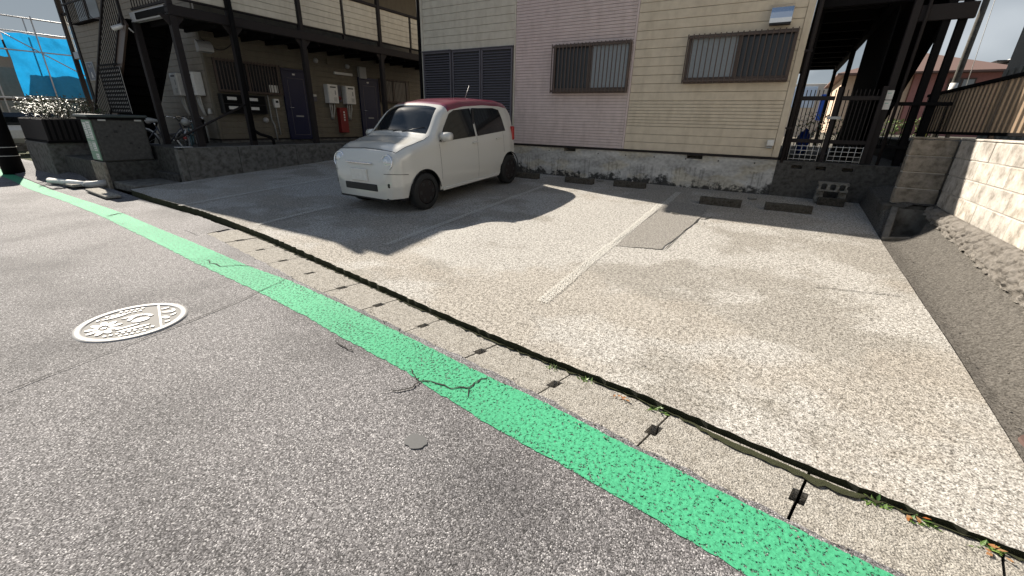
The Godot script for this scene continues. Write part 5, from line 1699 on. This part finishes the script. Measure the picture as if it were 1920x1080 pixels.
func car() -> void:
	var base := Vector3(-5.15, 0, -4.25)
	var tilt := atan(.0625)
	var o := thing("parked_car", "small cream hatchback with a maroon roof parked nose out in the lot", "car", base + Vector3(0, lot_y(-4.25) , 0))
	o.rotation.x = tilt
	org[o] = Vector3.ZERO
	# car axes: x right as seen from the street side, s runs backwards from the nose (-z)
	var P := func(x: float, y: float, s: float) -> Vector3: return Vector3(x, y, -s)
	var rings := []
	var ss := []
	var s := 0.0
	while s < 3.3901:
		ss.append(s)
		s += .02 if (s < .3 or s > 3.1) else .03
	ss.append(3.39)
	var NR := 40
	for q in ss:
		var yt: float = ip(car_top, q)
		var yb := .24
		for wc in [WF, 3.0]:
			var dx: float = absf(q - wc)
			if dx < .325: yb = maxf(yb, .27 + sqrt(.325 * .325 - dx * dx))
		var half := []
		var r: float = minf(.16, (yt - .30) * .4)
		# up the side
		for k in 15:
			var t := k / 14.0
			var y := lerpf(yb, yt - r, t)
			half.append(Vector2(car_side(q, y), y))
		# round over to the roof or bonnet
		var xe := car_side(q, yt - r)
		for k in range(1, 7):
			var a := PI * .5 * k / 6.0
			half.append(Vector2(xe - r * 1.1 * (1 - cos(a)), yt - r + r * .86 * sin(a)))
		var xl: float = half[-1].x
		var yl: float = half[-1].y
		for k in range(1, 6):
			var t := k / 5.0
			half.append(Vector2(xl * (1 - t), yl + (yt - yl) * (1.0 - (1 - t) * (1 - t))))
		rings.append(half)
	var H: int = rings[0].size()
	var body := S(true)
	var roof := S(true)
	for i in rings.size() - 1:
		for k in H - 1:
			for sg in [-1, 1]:
				var a: Vector2 = rings[i][k]
				var b: Vector2 = rings[i][k + 1]
				var d: Vector2 = rings[i + 1][k]
				var e: Vector2 = rings[i + 1][k + 1]
				var mid := (a + b + d + e) * .25
				var is_roof: bool = k >= 15 and ss[i] > 1.33 and ss[i] < 3.2
				var out := Vector3(sg * mid.x * (1.0 if k < 16 else .3), (mid.y - .75) * (1.4 if k >= 14 else .05), (0.9 if ss[i] < .3 else (-0.9 if ss[i] > 3.15 else 0.0)) * .5)
				quad(roof if is_roof else body, P.call(sg * a.x, a.y, ss[i]), P.call(sg * b.x, b.y, ss[i]), P.call(sg * e.x, e.y, ss[i + 1]), P.call(sg * d.x, d.y, ss[i + 1]), out)
	# nose and tail caps
	for e in [0, rings.size() - 1]:
		for k in H - 1:
			for sg in [-1, 1]:
				var a: Vector2 = rings[e][k]
				var b: Vector2 = rings[e][k + 1]
				tri(body, P.call(0, .24, ss[e]), P.call(sg * a.x, a.y, ss[e]), P.call(sg * b.x, b.y, ss[e]), Vector3(0, 0, 1 if e == 0 else -1))
	var bo := obj("body", body, M.car_white, o)
	obj("roof", roof, M.car_red, o)
	mm("underbody", M.black, o, Vector3(-.60, .17, -.25), Vector3(.60, .75, -3.2), .02)
	# side windows: outline in (s, y)
	for sg in [-1, 1]:
		for poly in [[[.98, .955], [1.16, 1.15], [1.36, 1.335], [1.50, 1.385], [1.93, 1.40], [1.93, .965]], [[1.98, .965], [1.98, 1.40], [2.62, 1.385], [2.80, 1.35], [2.86, 1.20], [2.90, .99]]]:
			var pl := PackedVector2Array()
			for v in poly: pl.append(Vector2(v[0], v[1]))
			var st := S(true)
			var idx := Geometry2D.triangulate_polygon(pl)
			for i in range(0, idx.size(), 3):
				var vs := []
				for j in 3:
					var v: Vector2 = pl[idx[i + j]]
					vs.append(P.call(sg * (car_side(v.x, v.y) + .006), v.y, v.x))
				tri(st, vs[0], vs[1], vs[2], Vector3(sg, 0, 0))
			obj("side_window", st, M.car_glass, o)
		# wheel, arch lining, mirror, handle, lamps
		for wz in [WF, 3.0]:
			var wl := Node3D.new()
			wl.name = "wheel"
			wl.position = P.call(sg * .655, .275, wz)
			o.add_child(wl, true)
			org[wl] = Vector3.ZERO
			var ty := S(true)
			var pr := [Vector2(-.075, .19), Vector2(-.08, .255), Vector2(-.055, .275), Vector2(.055, .275), Vector2(.08, .255), Vector2(.075, .19)]
			for k in 36:
				for j in pr.size() - 1:
					var v := func(ang, q) -> Vector3: return Vector3(q.x, sin(ang) * q.y, cos(ang) * q.y)
					var a0 := TAU * k / 36
					var a1 := TAU * (k + 1) / 36
					var md: Vector2 = (pr[j] + pr[j + 1]) * .5
					quad(ty, v.call(a0, pr[j]), v.call(a1, pr[j]), v.call(a1, pr[j + 1]), v.call(a0, pr[j + 1]), Vector3(md.x * 4, sin(a0) * (md.y - .2), cos(a0) * (md.y - .2)))
			obj("tyre", ty, M.rubber, wl)
			var hc := CylinderMesh.new()
			hc.top_radius = .175
			hc.bottom_radius = .19
			hc.height = .02
			hc.radial_segments = 32
			put("rim", hc, M.steel, wl, Vector3(sg * .065, 0, 0), Basis(Vector3.BACK, -sg * PI / 2))
			for k in 6:
				var a := TAU * k / 6
				pc("rim_slot", M.black, wl, Vector3(sg * .077, sin(a) * .13, cos(a) * .13), Vector3(.004, .05, .05), .002)
		mm("arch_liner", M.black, o, Vector3(sg * .48, .28, -WF - .33), Vector3(sg * .56, .62, -WF + .33))
		mm("arch_liner", M.black, o, Vector3(sg * .48, .28, -3.0 - .33), Vector3(sg * .56, .62, -3.0 + .33))
		mm("sill", M.car_white, o, Vector3(sg * .69, .215, -1.0), Vector3(sg * .725, .27, -2.62), .012)
		mm("door_handle", M.car_white, o, Vector3(sg * .728, .86, -1.80), Vector3(sg * .757, .885, -1.96), .008)
		mm("door_handle", M.car_white, o, Vector3(sg * .728, .87, -2.52), Vector3(sg * .757, .895, -2.68), .008)
		var mr := S(true)
		tube_to(mr, [P.call(sg * .74, 1.02, 1.06), P.call(sg * .80, 1.03, 1.04), P.call(sg * .90, 1.03, 1.05)], .075, 12, .06)
		obj("mirror", mr, M.car_white, o)
		for e in [[.97, .40, .93], [1.955, .30, .96], [2.80, .62, .97]]:
			var gp := S()
			for k in 10:
				var y0 := lerpf(e[1], e[2], k / 10.0)
				var y1 := lerpf(e[1], e[2], (k + 1) / 10.0)
				var x0: float = sg * (car_side(e[0], y0) + .0015)
				var x1: float = sg * (car_side(e[0], y1) + .0015)
				quad(gp, P.call(x0, y0, e[0]), P.call(x0, y0, e[0] + .006), P.call(x1, y1, e[0] + .006), P.call(x1, y1, e[0]), Vector3(sg, 0, 0))
			obj("door_gap", gp, M.black, o)
		# head and tail lamps
		var hl := SphereMesh.new()
		hl.radius = .10
		hl.height = .20
		var hb := put("headlight", hl, mat(c(.62, .64, .66), .06, .6), o, P.call(sg * .50, .74, .135), Basis.from_scale(Vector3(1.1, 1.1, .9)))
		var hr := TorusMesh.new()
		hr.inner_radius = .095
		hr.outer_radius = .118
		put("headlight_ring", hr, M.chrome, o, P.call(sg * .50, .74, .075), Basis(Vector3.RIGHT, PI / 2 - .25))
		mm("fog_lamp", M.black, o, Vector3(sg * .44, .40, -.06), Vector3(sg * .56, .47, -.02), .02)
		mm("pillar_cover", M.black, o, Vector3(sg * (car_side(1.955, 1.18) - .03), .97, -1.93), Vector3(sg * (car_side(1.955, 1.18) + .006), 1.39, -1.98), .004)
		mm("tail_light", M.lamp_red, o, Vector3(sg * .62, .80, -3.24), Vector3(sg * .70, 1.05, -3.16), .02)
	# panel gaps of bonnet, bumper and tailgate
	var rib := func(pts: Array, n: String, w: float, m: Material) -> void:
		var st := S(true)
		tube_to(st, pts, w, 5)
		obj(n, st, m, o)
	for sg in [-1, 1]:
		var bon := []
		for i in ss.size():
			if ss[i] > .17 and ss[i] < .86: bon.append(P.call(sg * (rings[i][18].x + .001), rings[i][18].y + .001, ss[i]))
		rib.call(bon, "bonnet_gap", .0035, M.black)
		var bl := []
		for i in ss.size():
			if ss[i] < .30: bl.append(P.call(sg * (car_side(ss[i], .60) + .001), .60 - ss[i] * .1, ss[i]))
		rib.call(bl, "bumper_gap", .0035, M.black)
		var ar := []
		for k in 15:
			var a := lerpf(.08, PI - .08, k / 14.0)
			ar.append(P.call(sg * (car_side(WF, .5) + .002), .27 + sin(a) * .33, WF - cos(a) * .33))
		rib.call(ar, "arch_trim", .009, M.rubber)
		var ar2 := []
		for k in 15:
			var a := lerpf(.08, PI - .08, k / 14.0)
			ar2.append(P.call(sg * (car_side(3.0, .5) - .004), .27 + sin(a) * .33, 3.0 - cos(a) * .33))
		rib.call(ar2, "arch_trim", .009, M.rubber)
	var bf := []
	for i in ss.size():
		if absf(ss[i] - .18) < .011:
			for k in range(18, H): bf.append(P.call(rings[i][k].x, rings[i][k].y + .002, ss[i]))
			for k in range(H - 2, 17, -1): bf.append(P.call(-rings[i][k].x, rings[i][k].y + .002, ss[i]))
			break
	if bf: rib.call(bf, "bonnet_gap", .0035, M.black)
	# windscreen and rear screen lie just outside the body skin
	for e in [[.86, 1.27, M.car_glass, 1], [3.225, 3.30, M.car_glass, -1]]:
		var st := S(true)
		for i in 10:
			for k in 12:
				var f := func(ii, kk) -> Vector3:
					var q := lerpf(e[0], e[1], ii / 10.0)
					var x := lerpf(-1, 1, kk / 12.0)
					var yt: float = ip(car_top, q)
					var hw := (car_side(q, yt) - .10)
					return P.call(x * hw, yt + .012 - .03 * x * x * x * x - .012 * x * x, q - .006 * e[3])
				quad(st, f.call(i, k), f.call(i + 1, k), f.call(i + 1, k + 1), f.call(i, k + 1), Vector3(0, 1, e[3]))
		obj("windscreen" if e[3] > 0 else "rear_screen", st, e[2], o)
	mm("grille", M.black, o, Vector3(-.34, .34, -.02), Vector3(.34, .44, .012), .01)
	mm("upper_grille", M.chrome, o, Vector3(-.26, .715, -.04), Vector3(.26, .735, .004), .004)
	mm("bumper_lip", M.black, o, Vector3(-.52, .205, -.30), Vector3(.52, .26, -.01), .02)
	mm("number_plate", M.white_plastic, o, Vector3(-.165, .48, .0), Vector3(.165, .645, .02), .003)
	tube("antenna", M.galv, o, [Vector3(-.1, 1.545, -2.75), Vector3(-.1, 1.76, -2.90)], .004, 6)
	for sg in [-1, 1]:
		tube("wiper", M.black, o, [Vector3(sg * .1, 1.095, -.84), Vector3(sg * .1 + .38, 1.16, -.93)], .007, 6)

# ---------------------------------------------------------------- further away
func background() -> void:
	# house under repair with scaffolding and blue sheets, left
	var h := thing("house", "dark house with brown roof hidden behind blue scaffold sheets", "house", Vector3(-31, 0, -10))
	mm("wall", M.siding_gable, h, Vector3(-36, -.3, -18), Vector3(-28.4, 4.2, -6.9), 0)
	mm("annex", M.siding_gable, h, Vector3(-36, -.3, -6.88), Vector3(-28.4, 3.1, -3.0), 0)
	put("roof", prism_roof(-36.8, -27.9, 4.3, 5.2, -6.3, -18.5), surf(c(.07, .045, .033), .9, M.siding.albedo_texture, .8, null, 0, null, 1, .1), h, Vector3.ZERO)
	mm("window", M.pane_frost, h, Vector3(-28.4, 1.6, -9.2), Vector3(-28.36, 2.5, -8.2))
	var sc := thing("scaffold", "tube scaffold hung with bright blue sheets around the house", "scaffold", Vector3(-26, 0, -8))
	var X := -26.0
	for k in 7:
		var z := -3.4 - k * 1.5
		tube("upright", M.galv, sc, [Vector3(X + .06, -.1, z), Vector3(X + .06, 4.85 + .3 * (k % 2), z)], .025, 8)
		tube("upright", M.galv, sc, [Vector3(X - .9, -.1, z), Vector3(X - .9, 4.85, z)], .025, 8)
	for yy in [1.9, 3.6, 4.25, 4.75]:
		tube("ledger", M.galv, sc, [Vector3(X + .10, yy, -2.8), Vector3(X + .10, yy, -12.8)], .025, 8)
	for k in 3:
		tube("brace", M.galv, sc, [Vector3(X + .12, 4.2, -5.4 - k * 3), Vector3(X + .12, 2.4, -8.2 - k * 3)], .022, 8)
	var nn := noise(FastNoiseLite.TYPE_SIMPLEX, .9, 66, 4)
	var spans := [[-3.45, -5.35, 3.35, 4.22], [-5.45, -7.9, 1.95, 4.2], [-5.40, -12.6, 1.95, 4.45]]
	for e in [[-2.0, -5.42, 3.35, 4.22], [-5.48, -7.40, 1.98, 4.22], [-7.44, -12.6, 1.95, 4.70]]:
		var st := S(true)
		var nz := int((e[0] - e[1]) / .1)
		var f := func(i: int, k: int) -> Vector3:
			var z := lerpf(e[0], e[1], float(i) / nz)
			var t := k / 22.0
			var y := lerpf(e[3] - .05 * absf(sin(z * 2.1)), e[2] + nn.get_noise_1d(z) * .06, t)
			return Vector3(X + nn.get_noise_2d(z * 1.5, y * .6) * .12 + .03 * sin(z * 7 + y), y, z)
		for i in nz:
			for k in 22:
				quad(st, f.call(i, k), f.call(i + 1, k), f.call(i + 1, k + 1), f.call(i, k + 1), Vector3(1, 0, 0))
		obj("sheet", st, M.sheet, sc)
	mm("platform", M.wood, sc, Vector3(X - .9, 1.80, -12.6), Vector3(X - .1, 1.86, -3.2))
	# things along the street to the left
	var wl := thing("garden_wall", "pale tiled low garden wall at the far end of the street", "wall", Vector3(-24, 0, -4))
	for r in 4:
		for k in 8:
			mm("tile", M.block, wl, Vector3(-24.0, .72 + r * .14, -2.2 - k * .3), Vector3(-23.9, .85 + r * .14, -1.91 - k * .3), .006)
	mm("core", M.mortar, wl, Vector3(-24.1, -.3, -4.6), Vector3(-23.92, 1.27, -1.9), 0)
	mm("kerb", M.plinth, wl, Vector3(-23.9, -.3, -6.5), Vector3(-23.6, .45, -1.9))
	var fc := thing("parked_car", "distant silver car half hidden behind the planter", "car", Vector3(-22, .2, -3.6))
	mm("body", M.white_plastic, fc, Vector3(-22.6, .45, -5.6), Vector3(-21.3, 1.0, -3.1), .15)
	mm("cabin", M.car_glass, fc, Vector3(-22.5, .95, -5.2), Vector3(-21.4, 1.38, -3.7), .15)
	for zz in [-3.5, -5.1]:
		tube("wheel", M.rubber, fc, [Vector3(-21.5, .5, zz), Vector3(-21.28, .5, zz)], .28, 16)
	var gr := S()
	slab_to(gr, PackedVector2Array([Vector2(-16.6, -2.9), Vector2(-16.6, -9), Vector2(-25, -9), Vector2(-25, -2.9)]), -.05, .07)
	struct("grass_verge", gr, M.grass)
	# pink house, white house, pole and wires to the right
	var ph := thing("house", "pink rendered house with a brown hipped roof beyond the fence", "house", Vector3(7, 1, -30))
	var pink := surf(c(.36, .17, .155), .85, M.siding.albedo_texture, 1.5)
	mm("wall", pink, ph, Vector3(5.0, 1.0, -38), Vector3(8.3, 4.25, -30), .02)
	mm("wall", surf(c(.62, .48, .36), .85, M.siding.albedo_texture, 1.5), ph, Vector3(2.2, 1.0, -37.5), Vector3(4.98, 4.25, -30.2), .02)
	put("roof", prism_roof(1.8, 8.7, 4.25, 5.5, -29.4, -38.6), surf(c(.16, .10, .085), .8, M.siding.albedo_texture, .8), ph, Vector3.ZERO)
	var w1 := mm("window", M.brown, ph, Vector3(6.3, 3.05, -30), Vector3(7.25, 3.95, -29.93))
	mm("pane", M.pane_dark, w1, Vector3(6.36, 3.11, -29.93), Vector3(6.74, 3.89, -29.915), .002)
	mm("pane", M.pane_frost, w1, Vector3(6.8, 3.11, -29.93), Vector3(7.19, 3.89, -29.915), .002)
	for k in 4:
		mm("clothes_pole", M.white_plastic, ph, Vector3(7.7 + k * .35, 2.5, -29.9), Vector3(7.72 + k * .35, 3.5, -29.88), .002)
	mm("clothes_rail", M.white_plastic, ph, Vector3(7.4, 2.7, -29.9), Vector3(10.0, 2.72, -29.88), .002)
	var wh := thing("house", "white house with two small dark gables beyond the pink house", "house", Vector3(12, 1, -38))
	mm("wall", M.off_white, wh, Vector3(9.8, 1, -46), Vector3(15, 5.0, -38.5), .02)
	for k in 2:
		var rs := S()
		plate_to(rs, PackedVector2Array([Vector2(0, 0), Vector2(2.2, 0), Vector2(1.1, .9)]), Vector3(10.0 + k * 1.9, 5.0, -46), Vector3(1, 0, 0), Vector3(0, 1, 0), 8)
		obj("gable", rs, M.white_plastic, wh)
		bar("roof_slope", M.steel, wh, Vector3(10.55 + k * 1.9, 5.5, -46), Vector3(10.55 + k * 1.9, 5.5, -38.2), 1.5, .08).rotate_z(0)
	var up := thing("utility_pole", "tall grey concrete utility pole beyond the slatted fence", "utility pole", Vector3(3.82, 1, -18))
	tube("shaft", M.plinth, up, [Vector3(3.92, .9, -18), Vector3(3.96, 9.5, -18)], .085, 16, .06)
	tube("sleeve", M.white_plastic, up, [Vector3(3.92, 2.45, -18), Vector3(3.92, 2.85, -18)], .09, 16)
	tube("cable_sleeve", mat(c(.55, .5, .12), .5), up, [Vector3(3.5, 1.3, -17.0), Vector3(3.62, 2.3, -17.4)], .035, 10)
	tube("guy_wire", M.white_plastic, up, [Vector3(4.3, 1.3, -18.2), Vector3(3.95, 8.5, -18)], .008, 5)
	mm("cross_arm", M.galv, up, Vector3(3.3, 4.9, -18.05), Vector3(4.4, 4.98, -17.97))
	tube("transformer", M.grey_plastic, up, [Vector3(3.62, 4.55, -17.9), Vector3(3.62, 4.85, -17.9)], .10, 12)
	for k in 4:
		var wv := thing("power_line", "thin dark power line running from the concrete pole, number of the set unseen" if false else "thin dark overhead power line from the concrete pole", "power line", Vector3(3.8, 5.0 + k * .3, -18), "overhead power lines")
		var pts := []
		for j in 21:
			var t := j / 20.0
			pts.append(Vector3(3.8 + t * 22, 4.95 + k * .35 - 1.2 * sin(t * PI) * .5 + t * 1.2, -18 + t * (4 + k)))
		tube("wire", M.black, wv, pts, .010, 5)
	# what the gate looks through to
	var bb := thing("building", "white far building with a pale blue glass front behind the gate", "building", Vector3(0, .98, -40))
	mm("wall", M.off_white, bb, Vector3(-3, .9, -46), Vector3(3.6, 4.6, -40), .02)
	mm("glass_front", mat(c(.45, .6, .8), .2), bb, Vector3(.1, 3.0, -40), Vector3(1.5, 4.4, -39.9), .01)
	for k in 4:
		mm("window", M.pane_dark, bb, Vector3(1.9 + k * .42, 2.6, -40), Vector3(2.15 + k * .42, 3.2, -39.95), .01)
	var bn := thing("banner", "bright blue upright banner seen through the gate", "banner", Vector3(1.2, 1, -25))
	mm("cloth", mat(c(.01, .09, .5), .6), bn, Vector3(1.15, 1.9, -25), Vector3(1.35, 3.0, -24.97), .005)
	tube("pole", M.galv, bn, [Vector3(1.38, .98, -25), Vector3(1.38, 3.2, -25)], .02, 8)
	var tk := thing("blue_tarpaulin", "crumpled blue tarpaulin bundle behind the gate bars", "tarpaulin", Vector3(.35, .98, -10.6))
	var tks := S(true)
	for i in 10:
		for k in 16:
			var f := func(ii, kk) -> Vector3:
				var a: float = PI * ii / 10.0
				var b2: float = TAU * (kk % 16) / 16.0
				var d := Vector3(sin(a) * cos(b2), cos(a), sin(a) * sin(b2))
				var r := 1.0 + nn.get_noise_3dv(d * 3.0) * .5
				return Vector3(.38, 1.25, -10.6) + d * Vector3(.11, .22, .12) * r
			var q0: Vector3 = f.call(i, k)
			quad(tks, q0, f.call(i, k + 1), f.call(i + 1, k + 1), f.call(i + 1, k), q0 - Vector3(.38, 1.25, -10.6))
	obj("cover", tks, mat(c(.01, .06, .35), .5), tk)
	var sh := thing("shrub", "flowering garden shrub seen through the gate bars", "shrub", Vector3(1, 1, -17))
	var st := S()
	for k in 900:
		var d := Vector3(rng.randf_range(-1, 1), rng.randf_range(-1, 1), rng.randf_range(-1, 1))
		if d.length() > 1.0: continue
		var p := Vector3(.95, 1.5, -17) + d * Vector3(.75, .55, .5)
		var col := Color(.05, .09, .025).lerp(Color(.14, .17, .06), rng.randf())
		if rng.randf() < .15: col = Color(.5, .3, .25)
		leaf_mesh_to(st, p, Vector3(rng.randf_range(-1, 1), rng.randf_range(-.2, 1), rng.randf_range(-1, 1)).normalized(), Vector3.UP, .12, .05, col)
	obj("foliage", st, M.leaf, sh)
	tube("trunk", M.wood, sh, [Vector3(.95, .95, -17), Vector3(.95, 1.5, -17)], .03, 6)
	var sh2 := thing("shrub", "low green shrub row behind the barred panel beside the block wall", "shrub", Vector3(3, 1, -19))
	st = S()
	for k in 900:
		var p := Vector3(rng.randf_range(2.0, 4.2), rng.randf_range(1.0, 1.9), rng.randf_range(-20, -19))
		var col := Color(.06, .11, .03).lerp(Color(.18, .24, .07), rng.randf())
		leaf_mesh_to(st, p, Vector3(rng.randf_range(-1, 1), rng.randf_range(-.2, 1), rng.randf_range(-1, 1)).normalized(), Vector3.UP, .13, .06, col)
	obj("foliage", st, M.leaf, sh2)
	tube("trunk", M.wood, sh2, [Vector3(3.0, .95, -19.5), Vector3(3.0, 1.5, -19.5)], .03, 6)
